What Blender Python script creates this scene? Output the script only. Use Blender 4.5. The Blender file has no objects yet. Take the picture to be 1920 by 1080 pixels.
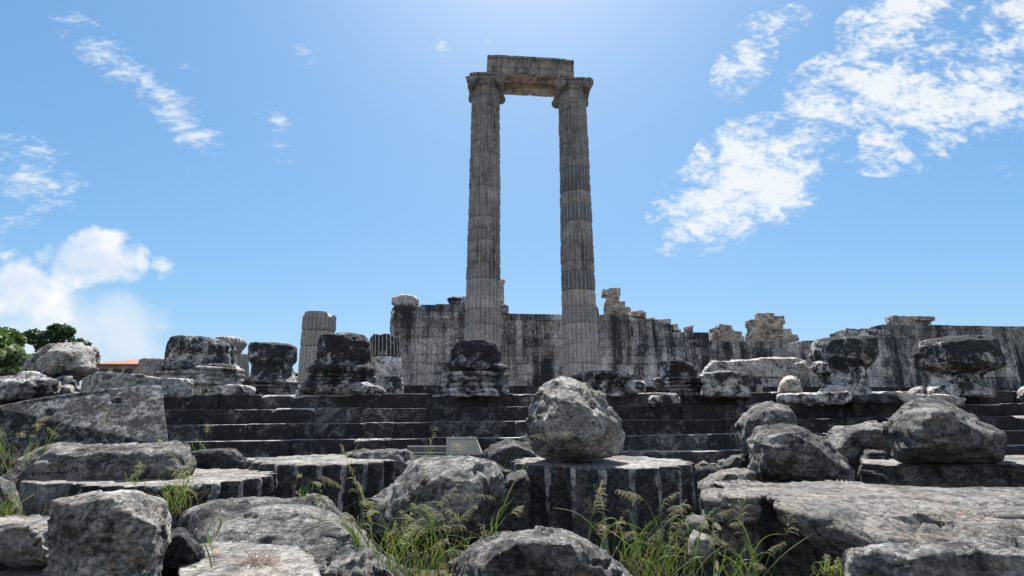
import bpy, bmesh, math, random
import numpy as np
from mathutils import Vector, Matrix, noise as mnoise
R = math.radians
sc = bpy.context.scene
col = sc.collection
random.seed(7)

# ------------------------------------------------------------------ camera model
F = 932.0; YH = 770.0
PITCH = math.atan((YH - 540) / F)
EYE = 1.6
SP, CP = math.sin(PITCH), math.cos(PITCH)
def D(px, py):
    x = (px - 960) / F; y = (540 - py) / F
    return x, CP - y * SP, SP + y * CP
def P(px, py, Y):
    a, b, c = D(px, py); t = Y / b
    return Vector((a * t, Y, EYE + c * t))
def PH(px, py, z):
    a, b, c = D(px, py); t = (z - EYE) / c
    return Vector((a * t, b * t, z))
YAW = 0.084; SLOPE = 0.008          # the temple stands slightly turned
def floor_z(x): return 2.2 + SLOPE * x

cam = bpy.data.objects.new('camera', bpy.data.cameras.new('camera'))
col.objects.link(cam); sc.camera = cam
cam.location = (0, 0, EYE); cam.rotation_euler = (math.pi / 2 + PITCH, 0, 0)
cam.data.sensor_width = 36; cam.data.lens = 36 * F / 1920
cam.data.clip_start = 0.05; cam.data.clip_end = 20000

# ------------------------------------------------------------------ light
SUN_EL, SUN_AZ = R(60), R(3)        # azimuth measured from +Y towards +X
sd = bpy.data.lights.new('sun', 'SUN'); sd.energy = 5.0; sd.angle = R(0.55); sd.color = (1.0, 0.955, 0.89)
so = bpy.data.objects.new('sun', sd); col.objects.link(so)
dirv = Vector((math.sin(SUN_AZ) * math.cos(SUN_EL), math.cos(SUN_AZ) * math.cos(SUN_EL), math.sin(SUN_EL)))
so.rotation_euler = dirv.to_track_quat('Z', 'Y').to_euler(); so.location = dirv * 50
sc.view_settings.view_transform = 'Standard'; sc.view_settings.look = 'None'
sc.view_settings.gamma = 1; sc.view_settings.exposure = EXPO = 1.42

class NT:
    """small helper for node trees"""
    def __init__(s, tree): s.t = tree; s.n = tree.nodes; s.l = tree.links
    def new(s, typ, **kw):
        n = s.n.new(typ)
        for k, v in kw.items(): setattr(n, k, v)
        return n
    def link(s, a, b): s.l.new(a, b)
    def val(s, sock, v):
        if hasattr(v, 'is_linked') or hasattr(v, 'links'): s.l.new(v, sock)
        else: sock.default_value = v
    def math(s, op, a, b=0.0, c=None, clamp=False):
        n = s.new('ShaderNodeMath', operation=op, use_clamp=clamp)
        s.val(n.inputs[0], a); s.val(n.inputs[1], b)
        if c is not None: s.val(n.inputs[2], c)
        return n.outputs[0]
    def vmath(s, op, a, b=(0, 0, 0)):
        n = s.new('ShaderNodeVectorMath', operation=op); s.val(n.inputs[0], a); s.val(n.inputs[1], b)
        return n.outputs[0]
    def noise(s, vec, scale, detail=5, rough=.6, dist=0.0, lac=2.0):
        n = s.new('ShaderNodeTexNoise'); s.val(n.inputs['Vector'], vec)
        n.inputs['Scale'].default_value = scale; n.inputs['Detail'].default_value = detail
        n.inputs['Roughness'].default_value = rough; n.inputs['Distortion'].default_value = dist
        n.inputs['Lacunarity'].default_value = lac
        return n.outputs['Fac']
    def step(s, v, lo, hi, a=0.0, b=1.0):
        n = s.new('ShaderNodeMapRange', interpolation_type='SMOOTHSTEP'); s.val(n.inputs[0], v)
        n.inputs[1].default_value = lo; n.inputs[2].default_value = hi
        n.inputs[3].default_value = a; n.inputs[4].default_value = b
        return n.outputs[0]
    def mix(s, f, a, b, mode='MIX'):
        n = s.new('ShaderNodeMix', data_type='RGBA', blend_type=mode)
        s.val(n.inputs[0], f); s.val(n.inputs[6], a); s.val(n.inputs[7], b)
        return n.outputs[2]

# ------------------------------------------------------------------ sky with clouds
def uv(px, py):
    a, b, c = D(px, py); return a / b, c / b
w = bpy.data.worlds.new('World'); sc.world = w; w.use_nodes = True
T = NT(w.node_tree); T.n.clear()
sky = T.new('ShaderNodeTexSky', sky_type='NISHITA', sun_disc=False, sun_elevation=SUN_EL, sun_rotation=SUN_AZ,
            altitude=50, air_density=1.0, dust_density=1.05, ozone_density=3.0)
tc = T.new('ShaderNodeTexCoord')
sep = T.new('ShaderNodeSeparateXYZ'); T.link(tc.outputs['Generated'], sep.inputs[0])
yy = T.math('MAXIMUM', sep.outputs[1], 0.02)
cu = T.math('DIVIDE', sep.outputs[0], yy); cv = T.math('DIVIDE', sep.outputs[2], yy)
comb = T.new('ShaderNodeCombineXYZ'); T.link(cu, comb.inputs[0]); T.link(cv, comb.inputs[1])
UV = comb.outputs[0]
front = T.step(sep.outputs[1], 0.05, 0.2)
def blobs(lst):
    out = None
    for (x0, y0, x1, y1, wd, k) in lst:      # an ellipse from one point of the sky to another
        a = Vector(uv(x0, y0)); b = Vector(uv(x1, y1)); m = (a + b) / 2; d = b - a
        mp = T.new('ShaderNodeMapping', vector_type='TEXTURE'); T.link(UV, mp.inputs[0])
        mp.inputs['Location'].default_value = (m.x, m.y, 0)
        mp.inputs['Rotation'].default_value = (0, 0, math.atan2(d.y, d.x))
        mp.inputs['Scale'].default_value = (d.length / 2, wd / F * 1.05, 1)
        g = T.new('ShaderNodeTexGradient', gradient_type='SPHERICAL'); T.link(mp.outputs[0], g.inputs[0])
        v = T.math('MULTIPLY', T.math('POWER', g.outputs['Fac'], 0.6), k)
        out = v if out is None else T.math('MAXIMUM', out, v)
    return T.math('ADD', T.math('MULTIPLY', out, 1.0), T.step(out, .0, .12, -.6, 0))
def rotscale(ang, sx, sy):
    mp = T.new('ShaderNodeMapping', vector_type='POINT'); T.link(UV, mp.inputs[0])
    mp.inputs['Rotation'].default_value = (0, 0, ang); mp.inputs['Scale'].default_value = (sx, sy, 1)
    return mp.outputs[0]
# ripple clouds on the right, drifting up to the right
band = blobs([(1210, 460, 1560, 230, 105, 1.0), (1400, 420, 1500, 300, 70, .7), (1330, 300, 1900, 20, 105, .85), (1560, 300, 2020, 60, 130, .95),
              (1350, 200, 1440, 40, 60, .75), (1380, 60, 1540, 20, 40, .7), (1560, 70, 1820, -20, 70, .8), (1430, 400, 1540, 360, 40, .6),
              (1800, 120, 2000, -60, 120, .8), (1290, 340, 1480, 200, 60, .7)])
rv = rotscale(R(-52), 1.0, 1.7)
nb = T.math('ADD', T.math('MULTIPLY', T.noise(rv, 5.5, 4, .6, .8), .45), T.math('ADD', T.math('MULTIPLY', T.noise(rv, 17, 9, .62, .5), .40), T.math('MULTIPLY', T.noise(rv, 48, 6, .62, .3), .25)))
nb = T.math('ADD', T.math("MULTIPLY", T.math("SUBTRACT", nb, .5), 3.2), .5)
den_r = T.step(T.math('ADD', T.math("MULTIPLY", band, .58), nb), .74, 1.30)
# thin streaks on the left
thin = blobs([(90, 10, 330, 210, 50, 1.0), (250, 130, 430, 310, 48, 1.0), (-60, 260, 160, 400, 90, .9), (320, 110, 380, 150, 25, .7),
              (520, 60, 610, 130, 35, .6), (470, 200, 570, 250, 45, .6), (500, 250, 550, 310, 25, .5), (-60, 380, 120, 460, 60, .55),
              (815, 70, 850, 115, 28, .95), (900, 65, 925, 90, 14, .6), (-60, 470, 80, 480, 25, .5), (1850, 300, 1910, 330, 20, .5), (285, 480, 330, 530, 22, 1.1)])
tv = rotscale(R(55), 1.0, 2.2)
nt_ = T.math('ADD', T.math('MULTIPLY', T.noise(tv, 10, 8, .65, .6), .65), T.math('MULTIPLY', T.noise(tv, 34, 6, .6, .2), .35))
den_l = T.step(T.math('ADD', T.math('MULTIPLY', thin, .5), T.math('ADD', T.math('MULTIPLY', T.math('SUBTRACT', nt_, .5), 2.2), .5)), .66, 1.22)
# heaped clouds low on the left
cum = blobs([(-80, 500, 150, 600, 75, 1.), (50, 480, 300, 500, 62, 1.), (100, 460, 260, 440, 38, .9), (200, 470, 290, 500, 40, .9),
             (-80, 570, 130, 570, 50, .9)])
cv1 = T.noise(UV, 9, 10, .55, .2)
den_c = T.step(T.math('ADD', T.math('MULTIPLY', cum, .95), T.math('MULTIPLY', cv1, 2.2)), 1.30, 1.78)
soft = blobs([(-120, 620, 300, 660, 130, 1.), (100, 560, 340, 660, 90, .8), (140, 590, 330, 700, 60, .9), (150, 590, 250, 610, 30, .9), (250,600,340,620,20,.6)])
den_s = T.math('MULTIPLY', T.step(T.math('ADD', T.math('MULTIPLY', soft, .7), T.math('MULTIPLY', T.noise(UV, 9, 8, .55, .2), .6)), .45, .9), .85)
inner = T.step(T.math('ADD', T.math('MULTIPLY', cum, .6), T.math('MULTIPLY', T.noise(UV, 11, 8, .6, .4), 1.3)), .78, 1.18)
shade = T.mix(inner, (1.0, 1.0, 1.0, 1), (.70, .80, .93, 1))
SKY_S = 0.080
bg = T.new('ShaderNodeBackground'); bg.inputs[1].default_value = SKY_S
# soft shoulder: the glow round the sun saturates instead of burning out
sc3 = T.new('ShaderNodeSeparateColor'); T.link(sky.outputs[0], sc3.inputs[0]); cc3 = T.new('ShaderNodeCombineColor')
for i, (cap, gain) in enumerate(((7.0, .53), (4.9, .90), (6.0, 1.18))):
    e = T.math('POWER', 2.71828, T.math('MULTIPLY', sc3.outputs[i], -gain / cap))
    T.link(T.math('MULTIPLY', T.math('SUBTRACT', 1.0, e), cap), cc3.inputs[i])
T.link(cc3.outputs[0], bg.inputs[0])
def cloud_bg(prev, color, strength, fac):
    b = T.new('ShaderNodeBackground'); T.val(b.inputs[0], color); b.inputs[1].default_value = strength
    m = T.new('ShaderNodeMixShader'); T.link(T.math('MULTIPLY', fac, front, clamp=True), m.inputs[0])
    T.link(prev, m.inputs[1]); T.link(b.outputs[0], m.inputs[2]); return m.outputs[0]
CL = .74
o = cloud_bg(bg.outputs[0], (.78, .87, .97, 1), CL * .50, den_s)
o = cloud_bg(o, (.93, .97, 1, 1), CL * .50, T.math('MULTIPLY', den_l, .8))
o = cloud_bg(o, (.93, .97, 1, 1), CL * .50, T.math('MULTIPLY', den_r, .92))
o = cloud_bg(o, shade, CL * .52, T.math('MULTIPLY', den_c, .95))
# unseen cloud field added behind the camera as fill for camera-facing stone
G3 = tc.outputs['Generated']
back = T.math('MULTIPLY', T.step(sep.outputs[1], -.10, -.35), T.step(sep.outputs[2], .02, .12))
nbk = T.step(T.noise(G3, 3.2, 8, .6, .3), .42, .56)
bb = T.new('ShaderNodeBackground'); bb.inputs[0].default_value = (.97, .98, 1, 1); bb.inputs[1].default_value = .52
mb = T.new('ShaderNodeMixShader'); T.link(T.math('MULTIPLY', back, nbk), mb.inputs[0]); T.link(o, mb.inputs[1]); T.link(bb.outputs[0], mb.inputs[2]); o = mb.outputs[0]
wo = T.new('ShaderNodeOutputWorld'); T.link(o, wo.inputs[0])

# ------------------------------------------------------------------ stone materials
def stone(name, light, mid, dark, cover=.5, streak=0.0, scale=1.0, bump=.6, speck=.25, warm=0.0, soft=.07,
          warmcol=(.34, .18, .08), grain=1.0, zg=None, crack=.5, bed=0.0, bedrot=(.35, -.25, 0)):
    m = bpy.data.materials.new(name); m.use_nodes = True
    T = NT(m.node_tree); T.n.clear()
    tc = T.new('ShaderNodeTexCoord'); oi = T.new('ShaderNodeObjectInfo')
    co = T.vmath('ADD', tc.outputs['Object'], T.vmath('MULTIPLY', oi.outputs['Location'], (1.37, 1.1, .9)))
    wob = T.noise(co, 1.7 * scale, 5, .6, .5)
    big = T.noise(co, .55 * scale, 4, .55, .3)
    patch = T.noise(co, 2.6 * scale, 9, .68, .6)
    fine = T.noise(co, 17 * scale, 7, .72)
    if streak:
        sv = T.vmath('MULTIPLY', co, (1, 1, .09))
        st = T.noise(sv, 3.4 * scale, 7, .62, .15)
        sv2 = T.vmath('MULTIPLY', co, (1, 1, .22))
        st2 = T.noise(sv2, 1.1 * scale, 5, .6, .1)
        base = T.math('ADD', T.math('MULTIPLY', patch, 1 - streak), T.math('MULTIPLY', T.math('ADD', T.math('MULTIPLY', st, .55), T.math('MULTIPLY', st2, .45)), streak))
    else:
        base = T.math('ADD', T.math('MULTIPLY', patch, .65), T.math('MULTIPLY', big, .35))
    v = T.math('ADD', base, T.math('MULTIPLY', T.math('SUBTRACT', fine, .5), .22))
    if bed:
        mpb = T.new('ShaderNodeMapping'); T.link(co, mpb.inputs[0]); mpb.inputs['Rotation'].default_value = bedrot; mpb.inputs['Scale'].default_value = (1, 1, 6.5)
        bedn = T.noise(mpb.outputs[0], 1.9 * scale, 7, .66, .5)
        v = T.math('ADD', v, T.math('MULTIPLY', T.math('SUBTRACT', bedn, .5), bed))
    th = .5 + (cover - .5) * .36
    if zg:
        sz = T.new('ShaderNodeSeparateXYZ'); T.link(tc.outputs['Object'], sz.inputs[0])
        v = T.math('SUBTRACT', v, T.math('MULTIPLY', T.math('SUBTRACT', sz.outputs[2], zg[0]), zg[1]))
    mask = T.step(v, th - soft, th + soft, 1.0, 0.0)          # 1 = dark crust
    tone = T.step(wob, .36, .62)
    L = T.mix(tone, (*light, 1), (*mid, 1))
    if warm:
        wm = T.math('MULTIPLY', T.step(T.noise(co, 1.3 * scale, 5, .6, .4), .50, .62), warm)
        L = T.mix(wm, L, (*warmcol, 1))
    c = T.mix(mask, L, (*dark, 1))
    # fine tonal grain
    g = T.step(fine, .33, .68, 1 - .45 * grain, 1 + .5 * grain)
    gc = T.new('ShaderNodeCombineColor'); [T.link(g, gc.inputs[i]) for i in range(3)]
    c = T.mix(1.0, c, gc.outputs[0], 'MULTIPLY')
    # pale lichen flecks
    vo = T.new('ShaderNodeTexVoronoi'); T.link(T.vmath('ADD', co, (3.1, 0, 0)), vo.inputs['Vector']); vo.inputs['Scale'].default_value = 13 * scale
    gate = T.step(T.noise(co, 4.1 * scale, 4, .6), .5, .62)
    sm = T.math('MULTIPLY', T.math('MULTIPLY', T.step(T.math('ADD', vo.outputs['Distance'], T.math('MULTIPLY', fine, .35)), .20, .36, 1, 0), gate), speck)
    c = T.mix(sm, c, (min(1, light[0] * 1.25), min(1, light[1] * 1.25), min(1, light[2] * 1.22), 1))
    # cracks
    cr = T.noise(T.vmath('MULTIPLY', co, (1, 1, 1.8)), 2.1 * scale, 6, .6, 1.2)
    crk = T.math('MULTIPLY', T.step(T.math('ABSOLUTE', T.math('SUBTRACT', cr, .5)), .0, .014, 1, 0), crack)
    c = T.mix(crk, c, (dark[0] * .6, dark[1] * .6, dark[2] * .6, 1))
    ov = T.step(oi.outputs['Random'], 0, 1, .85, 1.15)
    oc = T.new('ShaderNodeCombineColor'); [T.link(ov, oc.inputs[i]) for i in range(3)]
    c = T.mix(1.0, c, oc.outputs[0], 'MULTIPLY')
    b = T.new('ShaderNodeBsdfPrincipled'); T.link(c, b.inputs['Base Color'])
    b.inputs['Roughness'].default_value = .88; b.inputs['Specular IOR Level'].default_value = .22
    h = T.math('ADD', T.math('MULTIPLY', fine, .5), T.math('MULTIPLY', patch, .8))
    h = T.math('SUBTRACT', h, T.math('MULTIPLY', crk, .35))
    if bed: h = T.math('ADD', h, T.math('MULTIPLY', bedn, bed * 1.3))
    h = T.math('ADD', h, T.math('MULTIPLY', T.noise(co, 60 * scale, 3, .6), .16))
    bp = T.new('ShaderNodeBump'); bp.inputs['Strength'].default_value = min(1, bump); bp.inputs['Distance'].default_value = .075 * max(1, bump) / scale
    T.link(h, bp.inputs['Height']); T.link(bp.outputs[0], b.inputs['Normal'])
    out = T.new('ShaderNodeOutputMaterial'); T.link(b.outputs[0], out.inputs[0])
    return m

DK = (.020, .022, .026)
M = {}
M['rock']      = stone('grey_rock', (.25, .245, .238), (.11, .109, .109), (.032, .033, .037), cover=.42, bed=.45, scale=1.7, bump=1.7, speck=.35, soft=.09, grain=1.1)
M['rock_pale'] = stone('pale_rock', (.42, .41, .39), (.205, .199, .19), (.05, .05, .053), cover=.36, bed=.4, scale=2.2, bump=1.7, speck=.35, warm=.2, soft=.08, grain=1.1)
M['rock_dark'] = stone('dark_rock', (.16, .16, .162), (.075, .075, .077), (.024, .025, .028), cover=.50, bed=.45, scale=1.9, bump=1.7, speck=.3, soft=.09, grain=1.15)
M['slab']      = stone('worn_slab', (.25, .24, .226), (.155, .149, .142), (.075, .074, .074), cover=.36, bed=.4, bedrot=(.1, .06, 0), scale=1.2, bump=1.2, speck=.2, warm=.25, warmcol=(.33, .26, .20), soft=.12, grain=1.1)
M['drum_dark'] = stone('fallen_drum_stone', (.12, .12, .123), (.062, .064, .069), (.022, .024, .029), cover=.60, streak=.6, scale=1.4, bump=1.2, speck=.2, soft=.12, grain=1.1)
M['lichen']    = stone('lichen_marble', (.54, .54, .55), (.28, .28, .29), (.028, .032, .037), cover=.60, scale=.8, bump=1.2, speck=.35, soft=.065, streak=.3, zg=(1.0, .06), warm=.15)
M['lichen_w']  = stone('bare_marble', (.50, .495, .49), (.33, .325, .32), (.045, .046, .05), cover=.38, scale=.9, bump=1., speck=.3, warm=.20, soft=.07, streak=.2)
M['crust']     = stone('black_crusted_marble', (.52, .52, .54), (.24, .24, .255), (.026, .023, .028), cover=.66, scale=.8, bump=1.2, speck=.4, soft=.065, streak=.3, zg=(1.0, .05))
M['grainy']    = stone('rough_grainy_marble', (.34, .35, .365), (.14, .145, .155), (.022, .024, .03), cover=.60, scale=6, bump=2.4, speck=.5, soft=.08)
M['wall']      = stone('stained_wall_marble', (.48, .465, .455), (.28, .275, .278), (.028, .030, .035), cover=.535, streak=.80, scale=.5, zg=(2.6, .020), bump=.5, speck=.08, warm=.10, soft=.11, grain=.7)
M['wall_dark'] = stone('blackened_wall_marble', (.46, .455, .46), (.24, .24, .25), (.022, .024, .029), cover=.55, streak=.80, scale=.5, bump=.5, speck=.08, soft=.08, grain=.7)
M['step']      = stone('dark_step_stone', (.26, .26, .265), (.10, .102, .11), (.018, .019, .023), cover=.80, scale=1.2, bump=.7, speck=.3, soft=.12)
M['step_grey'] = stone('grey_step_stone', (.28, .28, .285), (.12, .122, .13), (.025, .027, .031), cover=.68, scale=1.2, bump=.7, speck=.3, soft=.12)
M['step_rim']  = stone('worn_tread_sun_paint', (.52, .515, .51), (.32, .32, .322), (.04, .042, .048), cover=.45, scale=1.6, bump=.7, speck=.2, soft=.12)  # worn treads, paled further to paint in the sunlit edge lines
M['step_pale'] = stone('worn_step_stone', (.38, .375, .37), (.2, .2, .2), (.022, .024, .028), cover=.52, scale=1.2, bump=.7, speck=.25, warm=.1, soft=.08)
M['col_pale']  = stone('pale_column_marble', (.30, .28, .268), (.215, .203, .197), (.085, .085, .09), cover=.34, streak=.5, scale=1.0, bump=.5, speck=.05, warm=.2, warmcol=(.32, .25, .20), soft=.14, grain=.7, crack=.3)
M['col_mid']   = stone('weathered_column_marble', (.26, .244, .234), (.185, .176, .172), (.045, .045, .052), cover=.40, streak=.80, scale=1.5, bump=.6, speck=.05, warm=.15, warmcol=(.24, .18, .15), soft=.10, grain=.8, crack=.4)
M['col_dark']  = stone('dark_repair_stone', (.125, .131, .143), (.10, .106, .12), (.065, .07, .08), cover=.35, streak=.5, scale=1.2, bump=.35, speck=.03, soft=.14, grain=.7, crack=.2)
M['arris']     = stone('worn_flute_edge', (.33, .312, .30), (.24, .23, .224), (.09, .09, .095), cover=.40, streak=.3, scale=1.5, bump=.5, speck=.05, soft=.12, grain=.7, crack=.2)
M['arris_pale'] = stone('pale_flute_edge', (.40, .375, .36), (.31, .295, .285), (.15, .15, .15), cover=.35, streak=.3, scale=1.5, bump=.5, speck=.05, soft=.12, grain=.7, crack=.2)
M['worn_fin']  = stone('worn_drum_edge', (.30, .30, .305), (.19, .19, .195), (.06, .06, .065), cover=.50, streak=.3, scale=1.5, bump=.8, speck=.1, soft=.12)
M['soffit']    = stone('rust_stained_marble', (.44, .35, .29), (.32, .255, .215), (.08, .072, .07), cover=.36, scale=1.2, bump=.6, speck=.1, warm=.35, warmcol=(.40, .24, .15), soft=.10)
M['ruin']      = stone('cream_ruin_blocks', (.48, .43, .375), (.34, .305, .27), (.07, .066, .062), cover=.40, scale=.9, bump=.6, speck=.1, warm=.3, warmcol=(.42, .30, .20), soft=.10)

def simple(name, colr, rough=.6, metal=0, nscale=0, namp=.2, transl=0):
    m = bpy.data.materials.new(name); m.use_nodes = True
    T = NT(m.node_tree); b = T.n['Principled BSDF']
    b.inputs['Roughness'].default_value = rough; b.inputs['Metallic'].default_value = metal
    b.inputs['Base Color'].default_value = (*colr, 1); b.inputs['Specular IOR Level'].default_value = .3
    if nscale:
        tc = T.new('ShaderNodeTexCoord'); nz = T.noise(tc.outputs['Object'], nscale, 5, .6)
        g = T.step(nz, .3, .7, 1 - namp, 1 + namp)
        gc = T.new('ShaderNodeCombineColor'); [T.link(g, gc.inputs[i]) for i in range(3)]
        c = T.mix(1.0, (*colr, 1), gc.outputs[0], 'MULTIPLY'); T.link(c, b.inputs['Base Color'])
    if transl:
        tr = T.new('ShaderNodeBsdfTranslucent'); tr.inputs[0].default_value = (colr[0] * 1.3, colr[1] * 1.35, colr[2] * .7, 1)
        mx = T.new('ShaderNodeMixShader'); mx.inputs[0].default_value = transl
        T.link(b.outputs[0], mx.inputs[1]); T.link(tr.outputs[0], mx.inputs[2]); T.link(mx.outputs[0], T.n['Material Output'].inputs[0])
    return m
M['blade'] = simple('grass_blade', (.082, .122, .038), .5, nscale=4, namp=.5, transl=.42)
M['seed'] = simple('grass_seed', (.33, .315, .22), .8, nscale=9, namp=.4, transl=.45)
M['seed_dry'] = simple('dry_grass_seed', (.42, .33, .25), .8, nscale=9, namp=.4, transl=.35)
M['straw'] = simple('straw', (.26, .22, .12), .8, nscale=6, namp=.4, transl=.3)
M['dry'] = simple('dry_twig', (.20, .12, .08), .8, nscale=9, namp=.4)
M['leaf_light'] = simple('light_foliage', (.055, .095, .028), .6, nscale=1.2, namp=.5, transl=.3)
M['leaf_dark'] = simple('dark_foliage', (.035, .07, .035), .6, nscale=1.2, namp=.5, transl=.2)
M['leaf_silver'] = simple('olive_foliage', (.14, .18, .10), .6, nscale=1.2, namp=.4, transl=.25)
M['bark'] = simple('bark', (.10, .08, .06), .9, nscale=5)
M['metal'] = simple('grey_painted_metal', (.36, .35, .32), .45, nscale=14, namp=.08)
M['metal_dark'] = simple('dark_metal', (.05, .05, .05), .5)
M['leaf_orange'] = simple('fallen_leaf', (.55, .18, .03), .6, nscale=30, transl=.2)
M['leaf_red'] = simple('red_leaf', (.30, .05, .05), .6, nscale=30, transl=.2)
M['plaster'] = simple('old_plaster', (.32, .29, .26), .9, nscale=2, namp=.4)
M['wood'] = simple('dark_window', (.05, .05, .05), .8)

def tile_material():
    m = bpy.data.materials.new('roof_tile'); m.use_nodes = True
    T = NT(m.node_tree); b = T.n['Principled BSDF']; b.inputs['Roughness'].default_value = .85
    tc = T.new('ShaderNodeTexCoord'); wv = T.new('ShaderNodeTexWave'); wv.inputs['Scale'].default_value = 1.6; T.link(tc.outputs['Object'], wv.inputs[0])
    n = T.noise(tc.outputs['Object'], 3, 5, .7)
    c = T.mix(n, (.30, .12, .07, 1), (.17, .09, .06, 1)); c = T.mix(T.step(wv.outputs[1], .1, .5, .45, 0), c, (.1, .04, .03, 1))
    T.link(c, b.inputs[0]); return m
M['tile'] = tile_material()

def ground_material():
    m = bpy.data.materials.new('dusty_ground'); m.use_nodes = True
    T = NT(m.node_tree); b = T.n['Principled BSDF']; b.inputs['Roughness'].default_value = .95; b.inputs['Specular IOR Level'].default_value = .1
    tc = T.new('ShaderNodeTexCoord'); co = tc.outputs['Object']
    c = T.mix(T.step(T.noise(co, .5, 6, .6), .4, .6), (.10, .088, .07, 1), (.05, .055, .03, 1))
    c = T.mix(T.step(T.noise(co, 9, 7, .7), .35, .7), c, (.09, .085, .075, 1)); T.link(c, b.inputs[0])
    bp = T.new('ShaderNodeBump'); bp.inputs['Distance'].default_value = .06; T.link(T.noise(co, 14, 8, .7), bp.inputs['Height']); T.link(bp.outputs[0], b.inputs['Normal'])
    return m
M['ground'] = ground_material()

# ------------------------------------------------------------------ object helpers
def tag(o, label=None, cat=None, group=None, kind=None):
    if label: o['label'] = label
    if cat: o['category'] = cat
    if group: o['group'] = group
    if kind: o['kind'] = kind
    return o
def link(name, me, mat, parent=None, loc=(0, 0, 0)):
    o = bpy.data.objects.new(name, me)
    if mat is not None:
        me.materials.clear(); me.materials.append(M[mat] if isinstance(mat, str) else mat)
    col.objects.link(o)
    if parent is not None: o.parent = parent
    o.location = loc
    return o
def empty(name, loc, label, cat, group=None):
    o = bpy.data.objects.new(name, None); col.objects.link(o); o.location = loc
    return tag(o, label, cat, group)
def mesh(name, V, Fc, smooth=False):
    me = bpy.data.meshes.new(name); me.from_pydata([tuple(map(float, v)) for v in V], [], Fc); me.update()
    if smooth: me.shade_smooth()
    return me

# numpy value noise
def _h(ix, iy, iz, s):
    n = (ix * 374761393 + iy * 668265263 + iz * 2147483647 + s * 144665) & 0xffffffff
    n = ((n ^ (n >> 13)) * 1274126177) & 0xffffffff
    n = ((n ^ (n >> 16)) * 2246822519) & 0xffffffff
    return ((n >> 8) & 0xffff).astype(np.float64) / 65535.0
def vnoise(p, s=0):
    f = np.floor(p); i = f.astype(np.int64); t = p - f; t = t * t * t * (t * (t * 6 - 15) + 10)
    x, y, z = i[:, 0], i[:, 1], i[:, 2]; tx, ty, tz = t[:, 0], t[:, 1], t[:, 2]
    def L(a, b, k): return a + (b - a) * k
    c00 = L(_h(x, y, z, s), _h(x + 1, y, z, s), tx); c10 = L(_h(x, y + 1, z, s), _h(x + 1, y + 1, z, s), tx)
    c01 = L(_h(x, y, z + 1, s), _h(x + 1, y, z + 1, s), tx); c11 = L(_h(x, y + 1, z + 1, s), _h(x + 1, y + 1, z + 1, s), tx)
    return L(L(c00, c10, ty), L(c01, c11, ty), tz) * 2 - 1
def fbm(p, oct=5, s=0, gain=.5):
    a = 1.0; out = 0; tot = 0
    for k in range(oct):
        out = out + a * vnoise(p, s + k * 17); tot += a; a *= gain; p = p * 2.03 + 11.3
    return out / tot
def ridge(p, oct=4, s=0):
    a = 1.0; out = 0; tot = 0
    for k in range(oct):
        out = out + a * (1 - 2 * np.abs(vnoise(p, s + k * 13))); tot += a; a *= .5; p = p * 2.1 + 5.7
    return out / tot

def facets(p, s=0, jit=.9):
    """broken planes: every cell of a jittered lattice is a little tilted plane"""
    b = np.floor(p).astype(np.int64); best = np.full(len(p), 1e9); out = np.zeros(len(p))
    for dx in (-1, 0, 1):
        for dy in (-1, 0, 1):
            for dz in (-1, 0, 1):
                x, y, z = b[:, 0] + dx, b[:, 1] + dy, b[:, 2] + dz
                c = np.stack([x + .5 + jit * (_h(x, y, z, s) - .5), y + .5 + jit * (_h(x, y, z, s + 1) - .5), z + .5 + jit * (_h(x, y, z, s + 2) - .5)], 1)
                r = p - c; dd = (r * r).sum(1)
                g = np.stack([_h(x, y, z, s + 3) - .5, _h(x, y, z, s + 4) - .5, _h(x, y, z, s + 5) - .5], 1) * 2
                m = dd < best; out = np.where(m, (r * g).sum(1) + .35 * (_h(x, y, z, s + 6) - .5), out); best = np.where(m, dd, best)
    return out
def remesh(pieces, vox, smooth_iter=0):
    V = []; Fc = []
    for v, f in pieces:
        k = len(V); V += [tuple(a) for a in v]; Fc += [tuple(i + k for i in q) for q in f]
    me = mesh('tmp', V, Fc); o = bpy.data.objects.new('tmp', me); col.objects.link(o)
    md = o.modifiers.new('r', 'REMESH'); md.mode = 'VOXEL'; md.voxel_size = vox; md.adaptivity = 0
    if smooth_iter:
        ms = o.modifiers.new('s', 'SMOOTH'); ms.iterations = smooth_iter; ms.factor = .5
    dg = bpy.context.evaluated_depsgraph_get(); dg.update()
    me2 = bpy.data.meshes.new_from_object(o.evaluated_get(dg))
    bpy.data.objects.remove(o); bpy.data.meshes.remove(me)
    return me2

def hullpiece(pts):
    bm = bmesh.new()
    for p in pts: bm.verts.new(p)
    r = bmesh.ops.convex_hull(bm, input=bm.verts)
    dead = [v for v in bm.verts if not v.link_faces]
    bmesh.ops.delete(bm, geom=dead, context='VERTS')
    bm.verts.index_update(); bm.normal_update()
    v = [tuple(q.co) for q in bm.verts]; f = [tuple(x.index for x in q.verts) for q in bm.faces]
    bm.free(); return v, f
def ringpiece(rings):
    """closed loft of rings (each a list of points in the same order)"""
    n = len(rings[0]); V = [p for r in rings for p in r]; Fc = []
    for k in range(len(rings) - 1):
        for i in range(n):
            j = (i + 1) % n; Fc.append((k * n + i, k * n + j, (k + 1) * n + j, (k + 1) * n + i))
    Fc.append(tuple(range(n - 1, -1, -1))); Fc.append(tuple((len(rings) - 1) * n + i for i in range(n)))
    return V, Fc

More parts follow.
